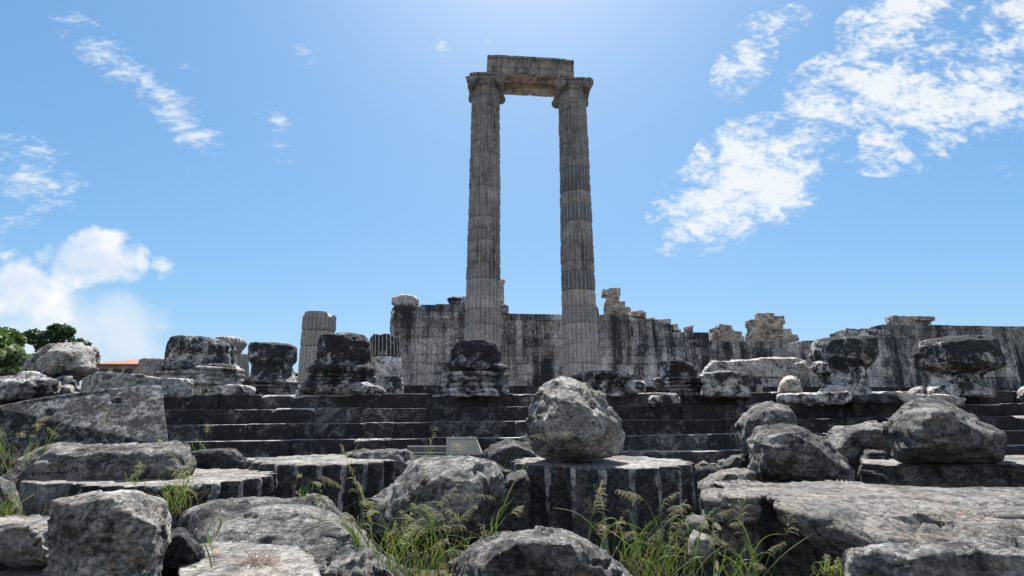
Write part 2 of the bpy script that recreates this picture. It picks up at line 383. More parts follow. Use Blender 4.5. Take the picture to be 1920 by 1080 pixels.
seedc = [100]
def sculpt(name, pieces, vox, mat, rough=.035, chips=5, chip=.07, strata=.0, sdir=(.15, .1, 1), seed=None, parent=None,
           cuts=(), smooth=0, base=None, crackamp=.012, freq=2.2, label=None, cat=None, group=None, topmat=None, ncrack=2, crackd=.012, keeptop=None, arris=None, facet=0.0):
    """voxel-joined stone body, chipped with planes and roughened"""
    if seed is None: seedc[0] += 1; seed = seedc[0]
    rng = np.random.RandomState(seed)
    me = remesh(pieces, vox, smooth)
    n = len(me.vertices); V = np.empty(n * 3); me.vertices.foreach_get('co', V); V = V.reshape(-1, 3)
    lo, hi = V.min(0), V.max(0); size = float(np.linalg.norm(hi - lo)) * .6; ctr = (lo + hi) / 2
    def cutp(V, nn, d):
        e = V @ nn - d; e = np.maximum(e, 0); return V - e[:, None] * nn
    for (nn, d) in cuts:
        nn = np.array(nn, float); nn /= np.linalg.norm(nn); V = cutp(V, nn, d)
    for k in range(chips * 5):
        nn = rng.normal(size=3) * (1, .8, .75); nn[1] -= .55; nn[2] += .25; nn /= np.linalg.norm(nn)
        s = (V @ nn).max(); V = cutp(V, nn, s - size * chip * rng.uniform(.1, .85))
    me.vertices.foreach_set('co', V.ravel()); me.update()
    N = np.empty(n * 3); me.vertex_normals.foreach_get('vector', N); N = N.reshape(-1, 3)
    off = rng.uniform(0, 60, 3)
    q = V * freq / max(size, .25) * 1.3 + off
    d = rough * size * (fbm(q, 3, seed) * .55) + crackamp * size * np.minimum(0, .35 - ridge(V * 2.6 / max(size, .3) + off, 4, seed + 3)) * 1.4
    d += rough * .28 * size * fbm(V * 9 / max(size, .3) + off, 4, seed + 5)
    if strata:
        s_ = np.array(sdir, float); s_ /= np.linalg.norm(s_)
        t = V @ s_; q2 = V * 1.1 + off; q2 = q2 + (t * 7 / max(size, .3))[:, None] * s_
        d += strata * size * ridge(q2, 3, seed + 9)
    d += rough * .12 * size * ridge(V * 24 / max(size, .5) + off, 3, seed + 31)
    if facet:
        wq = V + .05 * size * np.stack([vnoise(V * 3 / size + off + 7 * a, seed + 80 + a) for a in range(3)], 1)
        f1 = 3.4 / size; f2 = 8.5 / size
        d += facet * (facets(wq * f1 * (1, 1, 1.5) + off, seed + 90) / f1 + .55 * facets(wq * f2 * (1, 1, 1.7) + off, seed + 97) / f2)
    # narrow cracks
    cw = vox * 1.3 / max(size, .3) * 2.0
    cq = V * 1.5 / max(size, .3) + off; cq = cq + .35 * np.stack([vnoise(cq * 2.3 + 9 * a, seed + 50 + a) for a in range(3)], 1)
    for kk in range(ncrack):
        rn = rng.normal(size=3); sc3 = np.ones(3); sc3[2] = rng.uniform(1.0, 2.6)
        d -= crackd * size * np.exp(-(vnoise(cq * sc3 + rn * 9, seed + 60 + kk) / (cw * 1.2)) ** 2)
    # small pits
    pit = np.maximum(0, vnoise(V * 14 / max(size, .4) + off, seed + 21) - .55)
    d -= pit * .06 * size
    if keeptop:
        k_ = np.clip((V[:, 2] - (keeptop - .05)) / .035, 0, 1) * np.clip((N[:, 2] - .5) / .3, 0, 1)
        d = d * (1 - .82 * k_)
    V0 = V.copy(); V = V + N * d[:, None]
    if base is None: base = (ctr[0], ctr[1], lo[2])
    base = np.array(base, float); V = V - base
    me.vertices.foreach_set('co', V.ravel()); me.update(); me.shade_smooth(); me.name = name
    o = link(name, me, mat, parent, tuple(base))
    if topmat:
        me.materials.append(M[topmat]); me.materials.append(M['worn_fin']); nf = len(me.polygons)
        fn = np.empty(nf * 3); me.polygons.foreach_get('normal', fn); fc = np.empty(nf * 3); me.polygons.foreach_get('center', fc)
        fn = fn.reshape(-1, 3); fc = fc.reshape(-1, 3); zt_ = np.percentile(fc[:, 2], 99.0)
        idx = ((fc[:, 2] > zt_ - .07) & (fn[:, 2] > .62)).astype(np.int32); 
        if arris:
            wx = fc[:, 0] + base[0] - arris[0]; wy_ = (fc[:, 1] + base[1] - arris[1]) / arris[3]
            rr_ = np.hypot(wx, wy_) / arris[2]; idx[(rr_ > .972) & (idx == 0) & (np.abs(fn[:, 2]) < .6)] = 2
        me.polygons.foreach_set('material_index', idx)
    if parent is not None: o.location = Vector(base) - parent.location
    if label: tag(o, label, cat or 'stone', group)
    return o

def rock(name, outline, Y, T, mat, hull=False, front=None, fy=.5, by=.5, shrink=.6, vox=None, tilt=0.0, **kw):
    """boulder or block whose own outline stands Y metres away; T is its thickness"""
    cx = sum(p[0] for p in outline) / len(outline); cy = sum(p[1] for p in outline) / len(outline)
    ymin = min(p[1] for p in outline); ymax = max(p[1] for p in outline)
    def ring(k, dy):
        out = []
        for (x, y) in outline:
            yy_ = Y + dy + tilt * (ymax - y) / max(1, ymax - ymin)
            out.append(P(cx + (x - cx) * k, cy + (y - cy) * k, yy_))
        return out
    if hull:
        pts = ring(1, 0) + ring(shrink, -T * fy) + ring(shrink + .1, T * by)
        if front: pts += [P(x, y, Y + d) for (x, y, d) in front]
        pc = [hullpiece(pts)]
    else:
        pc = [ringpiece([ring(shrink, -T * fy), ring(shrink + (1 - shrink) * .7, -T * fy * .75), ring(1, -T * fy * .25), ring(1, T * by * .4), ring(shrink + .1, T * by)])]
    kw.setdefault('facet', .125 if Y < 14 else .09); kw.setdefault('chips', 2)
    extra = kw.pop('extra', None)
    if extra: pc += extra
    return sculpt(name, pc, vox or Y * .0042, mat, **kw)

def slab(name, top, z, zb, mat, vox=None, flare=0.0, tz=None, **kw):
    """flat-topped block: its top edge lies on the level z"""
    pts = [PH(x, y, z) for (x, y) in top]
    if tz:
        for p, a in zip(pts, tz): p.z += a
    c = sum(pts, Vector()) / len(pts)
    dn = [Vector((c.x + (p.x - c.x) * (1 + flare), c.y + (p.y - c.y) * (1 + flare), zb)) for p in pts]
    Y = min(p.y for p in pts)
    kw.setdefault('keeptop', z); kw.setdefault('facet', .10)
    return sculpt(name, [ringpiece([dn, pts])] + kw.pop('extra', []), vox or Y * .0042, mat, **kw)

def flutering(c, r, z, n=24, dep=.07, ph=0.0, m=8, ry=None, cut=None):
    out = []
    for i in range(n * m):
        a = 2 * math.pi * i / (n * m) + ph; t = (i % m) / m
        rr = r - dep * (math.sin(math.pi * min(1, max(0, (t - .1) / .8))) ** .6 if dep else 0)
        out.append(Vector((c[0] + rr * math.cos(a), c[1] + rr * math.sin(a) * ((ry or r) / r), z)))
    return out

def stump(rows, Y, n=0, dep=.05, fl=None, m=8, squash=.95, nang=64):
    """loft through (y, xleft, xright) rows standing Y metres away"""
    rings = []
    for k, (y, xl, xr) in enumerate(rows):
        a = P(xl, y, Y); b = P(xr, y, Y); c = ((a.x + b.x) / 2, Y); r = abs(b.x - a.x) / 2
        on = n and (fl is None or fl[0] <= y <= fl[1])
        rings.append(flutering(c, r, a.z, n or 24, dep if on else 0, .1, m if n else 3, r * squash))
    rings.reverse()
    return ringpiece(rings)

def box(x0, x1, y0, y1, z0, z1, rz=0.0):
    cx, cy = (x0 + x1) / 2, (y0 + y1) / 2; c, s = math.cos(rz), math.sin(rz)
    pts = []
    for z in (z0, z1):
        for (x, y) in ((x0, y0), (x1, y0), (x1, y1), (x0, y1)):
            pts.append((cx + (x - cx) * c - (y - cy) * s, cy + (x - cx) * s + (y - cy) * c, z))
    return pts, [(3, 2, 1, 0), (4, 5, 6, 7), (0, 1, 5, 4), (1, 2, 6, 5), (2, 3, 7, 6), (3, 0, 4, 7)]
def join(pieces):
    V = []; Fc = []
    for v, f in pieces:
        k = len(V); V += [tuple(a) for a in v]; Fc += [tuple(i + k for i in q) for q in f]
    return V, Fc

# ------------------------------------------------------------------ ground and platform
def ground():
    n = 90; V = []; Fc = []
    xs = [math.copysign(abs(t) ** 3.2, t) * 3000 for t in np.linspace(-1, 1, n)]
    ys = [7 + math.copysign(abs(t) ** 3.2, t) * 3000 for t in np.linspace(-1, 1, n)]
    for y in ys:
        for x in xs: V.append((x, y, .10 * mnoise.noise(Vector((x * .4, y * .4, 0))) if abs(x) < 60 and abs(y) < 60 else 0))
    for j in range(n - 1):
        for i in range(n - 1): Fc.append((j * n + i, j * n + i + 1, (j + 1) * n + i + 1, (j + 1) * n + i))
    tag(link('ground', mesh('ground', V, Fc, True), 'ground'), kind='structure')
ground()

STEP_Y0 = 18.0; TREAD = .46
X0, X1 = -13.2, 34.0
def yfront(x, k): return STEP_Y0 + YAW * x - TREAD * k
# the platform floor
V, Fc = [], []
for i in range(25):
    x = X0 + .4 + (X1 - X0) * i / 24
    V += [(x, yfront(x, 0) + .5, floor_z(x) - .006), (x, 70, floor_z(x) - .006), (x, yfront(x, 0) + .5, 0), (x, 70, 0)]
for i in range(24):
    a = i * 4; Fc += [(a, a + 4, a + 5, a + 1), (a + 2, a, a + 1, a + 3)] if False else [(a, a + 4, a + 5, a + 1)]
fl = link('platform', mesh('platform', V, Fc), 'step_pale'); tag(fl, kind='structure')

steps = empty('stone_steps', (0, STEP_Y0, 0), 'long flight of blackened stone steps running along the front of the temple platform', 'steps')
RIS = [0, .47, .94, 1.42, 1.89, 2.20]
def course(k, gaps=()):
    rng = random.Random(50 + k)
    zt = -RIS[k]; zb = -RIS[k + 1] - .12
    x = X0 - k * .3; V = []; Fc = []; tone = []
    while x < X1:
        L = rng.uniform(.9, 2.2); x2 = min(x + L, X1 + .5)
        jy = rng.uniform(-.05, .05); jz = rng.uniform(-.03, .012); jr = rng.uniform(-.012, .012)
        big = rng.random() < (.55 if k == 0 else .30 if k == 1 else .10)
        wear0 = rng.uniform(.05, .14) if big else rng.uniform(.012, .035)
        dropb = rng.random() < (.12 if k == 0 else .0) and x > 4
        nseg = max(4, int((x2 - x) / .07)); start = len(V)
        for i in range(nseg + 1):
            t = i / nseg; xx = x + .006 + (x2 - x - .012) * t
            e = min(t, 1 - t) * (x2 - x)
            wv = wear0 * (.35 + 1.1 * abs(mnoise.noise(Vector((xx * 1.7, k * 9.1, 3))))) + .012 * abs(mnoise.noise(Vector((xx * 9, k * 5., 1))))
            if big: wv += .10 * max(0, mnoise.noise(Vector((xx * .9, k * 3.3, 8)))) * 1.5
            wv += max(0, .05 - e) * .7
            yf = yfront(xx, k) + jy + jr * (t - .5); fz = floor_z(xx)
            zt_ = zt + jz - (.10 if dropb else 0) + .008 * mnoise.noise(Vector((xx * 3, k, 4)))
            push = max(0, .014 - e) * 1.5
            prof = [(.6, 0), (wv * 2.2, 0), (wv * 1.2, -wv * .18), (wv * .5, -wv * .45), (wv * .12, -wv * .95), (0, -wv * 1.9), (0.0, (zb - zt_) * .45), (.01, (zb - zt_) * .8), (.01, zb - zt_), (.6, zb - zt_)]
            for q, (dy, dz) in enumerate(prof):
                nz = .016 * mnoise.fractal(Vector((xx * 4, dz * 4 + k * 7, dy * 4)), 1, 2, 4) if 1 <= q <= 7 else 0
                V.append((xx, yf + dy + push + nz, fz + zt_ + dz + (nz * .5 if q < 5 else 0)))
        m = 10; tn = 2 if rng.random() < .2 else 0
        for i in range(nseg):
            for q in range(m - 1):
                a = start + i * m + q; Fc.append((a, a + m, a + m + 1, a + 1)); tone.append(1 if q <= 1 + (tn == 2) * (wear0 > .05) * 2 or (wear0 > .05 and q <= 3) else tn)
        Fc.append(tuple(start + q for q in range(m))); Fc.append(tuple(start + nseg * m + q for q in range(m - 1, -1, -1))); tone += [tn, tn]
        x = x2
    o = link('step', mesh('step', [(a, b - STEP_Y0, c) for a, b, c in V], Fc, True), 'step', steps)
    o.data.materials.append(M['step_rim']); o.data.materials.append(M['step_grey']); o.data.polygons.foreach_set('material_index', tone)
    o.data.set_sharp_from_angle(angle=R(42)); return o
for k in range(5): course(k)

# ------------------------------------------------------------------ temple wall
WY = 33.0
def wy(x): return WY + YAW * x
def wallpt(px, py):
    a, b, c = D(px, py); t = WY / (b - YAW * a); return Vector((a * t, b * t, EYE + c * t))
def wall_section(name, sky_pts, zbase, label, matn, seed, ch=.60, thick=1.6, dy=0.0, plinth=True, mats=None):
    """coursed ashlar wall; sky_pts = [(x0px, x1px, ytop)]"""
    rng = random.Random(seed)
    seg = [(wallpt(a, y).x, wallpt(b, y).x, wallpt((a + b) / 2, y).z) for a, b, y in sky_pts]
    xa, xb = seg[0][0], seg[-1][1]; ztop = max(s[2] for s in seg)
    root = empty(name, ((xa + xb) / 2, wy((xa + xb) / 2) + dy, zbase), label, 'wall', 'remains of the temple walls')
    rl = root.location
    V = []; Fc = []; V2 = []; F2 = []; tn = []
    def top(x):
        for s in seg:
            if s[0] <= x <= s[1]: return s[2]
        return seg[-1][2] if x > xb else seg[0][2]
    z = zbase; r = 0
    heights = []
    while z < ztop - .05:
        h = ch * rng.uniform(.88, 1.15) if r > 1 else ch * 1.25
        heights.append((z, z + h)); z += h; r += 1
    sc_ = (ztop - zbase) / (heights[-1][1] - zbase)
    for (z0, z1) in heights:
        z0 = zbase + (z0 - zbase) * sc_; z1 = zbase + (z1 - zbase) * sc_
        x = xa + rng.uniform(-.1, .15)
        while x < xb:
            L = rng.uniform(.9, 1.9); x2 = min(x + L, xb + .05); 
            for s in seg:                      # keep ends on the skyline's own steps
                if x + .25 < s[1] < x2 and abs(top(s[1] - .1) - top(s[1] + .1)) > .1: x2 = s[1]
            t = top((x + x2) / 2)
            zt = min(z1, t) if z1 > t else z1
            if zt - z0 > .14:
                j = rng.uniform(-.035, .035) + dy; g = .012
                yc = wy((x + x2) / 2)
                dz = rng.uniform(-.03, .02) if zt == t or z1 >= t else 0
                if rng.random() < .25 and z1 >= t - .05: j += rng.uniform(0, .12)
                pts, f = box(x + g, x2 - g, yc + j, yc + thick * .6, z0 + g, zt - g * .3 + dz, math.atan(YAW))
                k0 = len(V); tn.append(1 if rng.random() < .24 else 0); V += pts; Fc += [tuple(i + k0 for i in q) for q in f]
                pts, f = box(x + .06, x2 - .06, yc + .04 + dy + max(0, j), yc + thick, z0, zt - .06, math.atan(YAW))
                k0 = len(V2); V2 += pts; F2 += [tuple(i + k0 for i in q) for q in f]
            x = x2
    bm = bmesh.new(); vs = [bm.verts.new(Vector(v) - rl) for v in V]; 
    for iq, q in enumerate(Fc): bm.faces.new([vs[i] for i in q]).material_index = tn[iq // 6]
    bmesh.ops.bevel(bm, geom=bm.edges[:], offset=.018, segments=2, affect='EDGES', profile=.6)
    me = bpy.data.meshes.new('ashlar'); bm.to_mesh(me); bm.free()
    keep_mi = np.zeros(len(me.polygons), np.int32); me.polygons.foreach_get('material_index', keep_mi)
    nv = len(me.vertices); A = np.empty(nv * 3); me.vertices.foreach_get('co', A); A = A.reshape(-1, 3)
    A += np.stack([fbm(A * 2.3 + s_, 3, seed + i) for i, s_ in enumerate((1, 40, 80))], 1) * .018
    me.vertices.foreach_set('co', A.ravel()); me.update(); me.shade_smooth(); me.set_sharp_from_angle(angle=R(50))
    bf = link('block_face', me, matn, root); bf.data.materials.append(M['wall_dark' if matn == 'wall' else 'wall'])
    mi = np.zeros(len(me.polygons), np.int32); me.polygons.foreach_set('material_index', keep_mi)
    link('core', mesh('core', [Vector(v) - rl for v in V2], F2), 'col_dark', root)
    if plinth:
        pl = []
        n = 24
        for (d1, za, zb_) in ((.55, zbase - 1.2, zbase - .02 - .62), (.32, zbase - 1.2, zbase - .02 - .3), (.12, zbase - 1.2, zbase - .004)):
            for i in range(n):
                a = xa + (xb - xa) * i / n; b = xa + (xb - xa) * (i + 1) / n
                pl.append(box(a + .01, b - .01, wy((a + b) / 2) - d1 + dy, wy((a + b) / 2) + .8 - d1 * .5, za - d1, zb_, math.atan(YAW)))
        v, f = join(pl); link('plinth', mesh('plinth', [Vector(q) - rl for q in v], f), 'step', root)
    return root
ZB = wallpt(1000, 724).z
wall_section('temple_wall', [(738, 786, 573), (786, 838, 571), (838, 876, 570), (876, 952, 571), (952, 1180, 589)], ZB,
             'tall stained marble wall of coursed blocks standing behind the two tall columns', 'wall', 3)
wall_section('temple_wall', [(1180.5, 1232, 598), (1232, 1258, 607), (1258, 1327, 622)], ZB,
             'black streaked wall section stepping down to the right of the tall columns', 'wall_dark', 14)
wall_section('temple_wall', [(1327.5, 1440, 640), (1440, 1505, 641), (1505, 1582, 638)], ZB,
             'low black streaked wall section behind the long fallen beam', 'wall_dark', 25)
wall_section('temple_wall', [(1582.5, 1625, 619), (1625, 1652, 615), (1652, 2100, 612), (2100, 2500, 612)], ZB,
             'dark wall running out of the right side behind the bowl shaped stumps', 'wall_dark', 36, dy=-.2)

# broken left end of the tall wall and things on top of the walls
def wrock(name, outline, mat, label, dy=.2, T=.9, cat='stone block', group='loose blocks on top of the walls', **kw):
    cxp = sum(p[0] for p in outline) / len(outline); cyp = sum(p[1] for p in outline) / len(outline)
    Y = wallpt(cxp, cyp).y + dy
    kw.setdefault('rough', .03); kw.setdefault('chips', 4)
    return rock(name, outline, Y, T, mat, label=label, cat=cat, group=group, vox=.07, shrink=.85, **kw)
wrock('wall_capital', [(733, 562), (737, 555), (752, 552), (775, 553), (786, 560), (787, 570), (780, 576), (742, 576), (735, 571)], 'lichen_w',
      'rounded pale capital block capping the left end of the tall wall', dy=.5)
wrock('wall_end_stone', [(733, 588), (738, 574), (752, 574), (754, 640), (752, 722), (731, 722), (730, 640), (729, 610)], 'lichen_w',
      'broken rugged pale masonry edge at the left end of the tall wall', dy=.9, T=1.2, chips=10, chip=.05)
wrock('wall_capital', [(838, 560), (845, 556), (876, 556), (884, 562), (882, 572), (842, 572)], 'crust',
      'dark capital block on the tall wall touching the left tall column', dy=.5)
wrock('stone_block', [(938, 572), (938, 590), (954, 590), (954, 573), (946, 570)], 'crust',
      'small square dark block on the wall just right of the left tall column', dy=.3)
wrock('ruined_pier', [(936, 522), (943, 519), (948, 525), (944, 535), (945, 560), (944, 575), (934, 575)], 'ruin',
      'narrow ruined pier peeping out behind the right edge of the left tall column', dy=4, T=1.0)
wrock('ruined_pier', [(1110, 560), (1121, 577), (1123, 583), (1122, 592), (1108, 592)], 'ruin',
      'sliver of ruined masonry peeping out behind the right edge of the right tall column', dy=4, T=1.0)
def pile(name, boxes, mat, label, dy=3.0, cat='ruin'):
    """far masonry pile of single blocks, the blocks fused as they stand"""
    pc = []
    for (x0, x1, y0, y1) in boxes:
        a = wallpt(x0, y1); b = wallpt(x1, y0); rz = random.uniform(-.25, .25); tl = random.uniform(-.0, .0)
        s = (WY + dy) / WY
        v, f = box(a.x * s + .02, b.x * s - .02, a.y + dy - .45, a.y + dy + .55, EYE + (a.z - EYE) * s + .02, EYE + (b.z - EYE) * s - .03, rz)
        tl = random.uniform(-.13, .13); yo = random.uniform(-.18, .18); c = sum((Vector(q) for q in v), Vector()) / 8
        pc.append(([(c.x + (q[0] - c.x) * math.cos(tl) - (q[2] - c.z) * math.sin(tl), q[1] + yo, c.z + (q[0] - c.x) * math.sin(tl) + (q[2] - c.z) * math.cos(tl)) for q in v], f))
    return sculpt(name, pc, .042, mat, rough=.012, chips=1, chip=.03, smooth=0, label=label, cat=cat, group='ruined masonry beyond the wall')
pile('ruined_pier', [(1132, 1160, 579, 596), (1133, 1158, 568, 580), (1136, 1160, 556, 569), (1128, 1140, 545, 558), (1139, 1160, 542, 557), (1158, 1178, 578, 596), (1160, 1172, 566, 579), (1165, 1180, 582, 596)], 'ruin',
     'tall cream ruined pier with a knobbed head, right of the right tall column')
pile('rubble_blocks', [(1180, 1208, 586, 597), (1183, 1203, 583, 588), (1206, 1226, 597, 606), (1228, 1256, 599, 609)], 'ruin',
     'low broken blocks lying on the wall top beside the knobbed pier', dy=.8)
pile('rubble_blocks', [(1256, 1266, 609, 623), (1262, 1274, 617, 624)], 'ruin', 'two little stones at the step in the black streaked wall', dy=.8)
pile('rubble_blocks', [(1284, 1298, 613, 624), (1287, 1296, 611, 615)], 'ruin', 'single small round stone alone on the wall top', dy=.8)
pile('rubble_blocks', [(1336, 1346, 614, 630), (1345, 1368, 610, 623), (1338, 1370, 622, 632), (1334, 1388, 629, 643), (1366, 1387, 622, 634)], 'ruin',
     'squat heap of cream blocks on the low wall')
pile('rubble_blocks', [(1420, 1446, 587, 602), (1433, 1465, 594, 610), (1402, 1432, 601, 616), (1404, 1436, 614, 628), (1431, 1460, 608, 622), (1402, 1440, 626, 643), (1436, 1476, 619, 633), (1440, 1486, 630, 643)], 'ruin',
     'tall tottering stack of cream blocks with jutting stones on the low wall')
pile('rubble_blocks', [(1670, 1736, 599, 613), (1669, 1700, 594, 604), (1700, 1737, 595, 604)], 'ruin', 'long pale moulded block on top of the right wall', dy=.6)
pile('rubble_blocks', [(1580, 1616, 619, 632), (1614, 1640, 617, 627)], 'lichen', 'flat loose blocks at the left corner of the right wall', dy=-.1)

# ------------------------------------------------------------------ the two tall columns
def prof_r(t, rb, rt): return rb + (rt - rb) * (t ** 1.25)
def fluted(root, name, z0, z1, rf, dep, k, seed, mt, arris, topchip=0.0):
    rows = max(6, int((z1 - z0) / .11)); rings = []
    for i in range(rows + 1):
        t = i / rows; z = z0 + .008 + (z1 - z0 - .016) * t
        e = min(z - z0, z1 - z); cx_, cy_, r = rf(z)
        ring = []
        for q in range(24 * 8):
            a = 2 * math.pi * q / 192 + .065; tt = (q % 8) / 8
            ch = max(0, mnoise.noise(Vector((a * 4 + k * 9, z * 2.2, seed)))) * .05 + max(0, mnoise.noise(Vector((a * 11, z * 5, seed + 4)))) * .035
            wear = .35 + .65 * min(1, max(0, .5 + 1.1 * mnoise.noise(Vector((a * 1.5, z * .7, seed + 9)))))
            s = math.sin(math.pi * min(1, max(0, (tt - .06) / .88))) ** .6
            rad = r - dep * s * wear - ch * (1 - s) - (.030 if e < .012 else max(0, .04 - e) * .4) - (max(0, .06 - e) * .9 * max(0, mnoise.noise(Vector((a * 5, k * 3.1, seed + 2)))))
            zz = z - (topchip * max(0, mnoise.noise(Vector((math.cos(a) * 1.6, math.sin(a) * 1.6, seed))) + .1) * (t ** 4) if topchip else 0)
            ring.append(Vector((cx_ + rad * math.cos(a), cy_ + rad * math.sin(a), zz)))
        rings.append(ring)
    v, f = ringpiece(rings); me = mesh(name, v, f, True); me.set_sharp_from_angle(angle=R(48))
    o = link(name, me, mt, root)
    me.materials.append(M[arris])
    me.polygons.foreach_set('material_index', [1 if (len(p) == 4 and (p[0] % 8 == 0 or p[0] % 8 == 7)) else 0 for p in f])
    return o
def fluted_px(root, name, rows, Y, dep, seed, mt, arris, topchip=0.0):
    """rows: (y, xl, xr) top and bottom"""
    q = []
    for (y, xl, xr) in rows:
        a = P(xl, y, Y); b = P(xr, y, Y); q.append((a.z - root.location.z, (a.x + b.x) / 2 - root.location.x, Y - root.location.y, (b.x - a.x) / 2))
    (zt, xt, yt, rt), (zb, xb, yb, rb) = q
    def rf(z):
        t = (z - zb) / (zt - zb); return xb + (xt - xb) * t, yb, rb + (rt - rb) * t
    return fluted(root, name, zb, zt, rf, dep, seed, seed, mt, arris, topchip)
def tall_column(axpx, aypx, Y, joints, tones, rb, rt, label, eroded_left, seed):
    base = P(axpx, aypx, Y); ax = base.x; zf = floor_z(ax)
    root = empty('tall_column', (ax, Y, zf), label, 'column', 'standing columns of the temple front')
    ztop = P(axpx, joints[-1], Y - rt).z
    rng = random.Random(seed)
    # base: plinth, torus mouldings
    rr = []
    for (r, z) in ((1.42, 0), (1.44, .10), (1.40, .22), (1.25, .25), (1.22, .32), (1.30, .38), (1.32, .46), (1.26, .54), (1.16, .58), (1.14, .66), (1.24, .72), (1.30, .82), (1.27, .93), (1.12, 1.0), (1.06, 1.06)):
        rr.append([Vector((r * math.cos(a), r * math.sin(a), z)) for a in [2 * math.pi * i / 72 for i in range(72)]])
    v, f = ringpiece(rr); me = mesh('base', v, f, True); me.set_sharp_from_angle(angle=R(50)); link('base', me, 'col_pale', root)
    zs = [zf + 1.06] + [P(axpx, j, Y - rb * .95).z for j in joints]
    for k in range(len(zs) - 1):
        z0, z1 = zs[k] - zf, zs[k + 1] - zf
        if z1 - z0 < .05: continue
        dep = .115 if tones[k][0] != 'plain' else .055
        jx, jy = rng.uniform(-.012, .012), rng.uniform(-.012, .012); js = rng.uniform(.988, 1.006)
        mt = tones[k][1]
        o = fluted(root, 'drum', z0, z1, lambda z: (jx, jy, prof_r((z + zf - zs[0]) / (zs[-1] - zs[0]), rb, rt) * js), dep, k, seed, mt, 'arris' if mt != 'col_pale' else 'arris_pale')
        if mt == 'col_dark': tag(o, label='dark grey fluted repair drum')
        elif mt == 'col_pale': tag(o, label='pale drum low on the shaft')
    # capital
    zc = zs[-1] - zf
    cap = []
    def ringc(r, z, n=96, eg=0):
        return [Vector(((r + eg * abs(math.sin(12 * a))) * math.cos(a), (r + eg * abs(math.sin(12 * a))) * math.sin(a), z)) for a in [2 * math.pi * i / n for i in range(n)]]
    cap.append(ringpiece([ringc(rt * .96, zc - .02), ringc(rt * 1.02, zc + .02), ringc(rt * 1.06, zc + .08), ringc(rt * 1.0, zc + .12), ringc(rt * 1.05, zc + .16, eg=.05), ringc(rt * 1.2, zc + .26, eg=.07), ringc(rt * 1.16, zc + .31), ringc(rt * .9, zc + .33)]))
    W = .93
    cap.append(box(-W * .9, W * .9, -.96, .96, zc + .26, zc + .46))
    body = sculpt('capital', cap, .03, 'col_mid', rough=.006, chips=0, smooth=0, crackamp=.002, base=(0, 0, 0))
    body.parent = root; body.location = (0, 0, 0)
    ab = [box(-W, W, -1.0, 1.0, zc + .44, zc + .50), box(-W - .04, W + .04, -1.04, 1.04, zc + .51, zc + .61)]
    # little leaf teeth round the abacus
    for i in range(22):
        x = -W + 2 * W * (i + .5) / 22; ab.append(box(x - .034, x + .034, -1.08, -.98, zc + .48, zc + .58 + .03 * (i % 2)))
    a_o = sculpt('abacus', ab, .028, 'col_mid', rough=.008, chips=2 if not eroded_left else 5, chip=.04, smooth=0, crackamp=.004, base=(0, 0, 0), seed=seed + 70)
    a_o.parent = body
    # volutes: scrolls at both faces joined by bolsters
    for sx in (-1, 1):
        pc = []
        vx = sx * .86; vz = zc + .17; rv_ = .335
        for i, yb in enumerate(np.linspace(-1.12, 1.12, 9)):
            pass
        prof = [(-1.12, 1.0), (-1.0, 1.0), (-.92, .86), (-.5, .72), (0, .66), (.5, .72), (.92, .86), (1.0, 1.0), (1.12, 1.0)]
        rings = [[Vector((vx + rv_ * s * math.cos(a), y, vz + rv_ * s * math.sin(a))) for a in [2 * math.pi * i / 28 for i in range(28)]] for y, s in prof]
        pc.append(ringpiece(rings))
        # the spiral ridge on the front and back faces
        for face in (-1, 1):
            pts = []
            for i in range(64):
                t = i / 63; a = math.pi / 2 - sx * face * -1 * t * 2 * math.pi * 2.3 * 1.0; rr_ = rv_ * (.93 - .78 * t)
                pts.append((vx + rr_ * math.cos(a), vz + rr_ * math.sin(a), .034 * (1 - .4 * t)))
            for i in range(63):
                (xa, za, wa), (xb, zb_, wb) = pts[i], pts[i + 1]
                dx, dz = xb - xa, zb_ - za; l = math.hypot(dx, dz) or 1; nx, nz = -dz / l, dx / l
                y0 = face * 1.10; y1 = face * 1.17
                q = [(xa + nx * wa, y0, za + nz * wa), (xb + nx * wb, y0, zb_ + nz * wb), (xb - nx * wb, y0, zb_ - nz * wb), (xa - nx * wa, y0, za - nz * wa)]
                q += [(a_, y1, c_) for a_, _, c_ in q]
                pc.append((q, [(0, 1, 2, 3), (7, 6, 5, 4), (0, 4, 5, 1), (1, 5, 6, 2), (2, 6, 7, 3), (3, 7, 4, 0)]))
        bad = eroded_left and sx < 0
        vo = sculpt('volute', pc, .024 if not bad else .035, 'col_mid', rough=.008 if not bad else .07, chips=0 if not bad else 5, smooth=0, crackamp=.002, base=(0, 0, 0), seed=seed + 5 + sx)
        vo.parent = body
        if bad: tag(vo, label='worn lumpy volute that has lost its scroll')
    return root, zc + zf + .61, ax
PM = lambda t: ('fl', t)
jl = [607, 577, 553, 519, 489, 468, 447, 425, 402, 376, 345, 312, 281, 258, 230, 210, 192, 172, 153]
tl = [('plain', 'col_pale')] * 3 + [('fl', 'col_pale')] + [('fl', 'col_mid')] * 15
colL, zcL, axL = tall_column(904.8, 620, 26.8, jl, tl, 1.0, .865, 'left of the two tall standing columns, with a worn lumpy left volute', True, 5)
jr = [680, 643, 604, 571, 540, 505, 487, 448, 410, 378, 353, 330, 308, 286, 262, 240, 216, 198, 180, 162]
tr = [('plain', 'col_pale'), ('plain', 'col_pale'), ('plain', 'col_pale'), ('fl', 'col_pale'), ('fl', 'col_pale'), ('fl', 'col_dark'), ('fl', 'col_mid'), ('fl', 'col_mid'), ('fl', 'col_mid'),
      ('fl', 'col_dark'), ('fl', 'col_pale'), ('fl', 'col_dark'), ('fl', 'col_dark')] + [('fl', 'col_mid')] * 8
colR, zcR, axR = tall_column(1087.0, 620, 27.25, jr, tr, 1.0, .865, 'right of the two tall standing columns, banded with dark grey repair drums', False, 8)
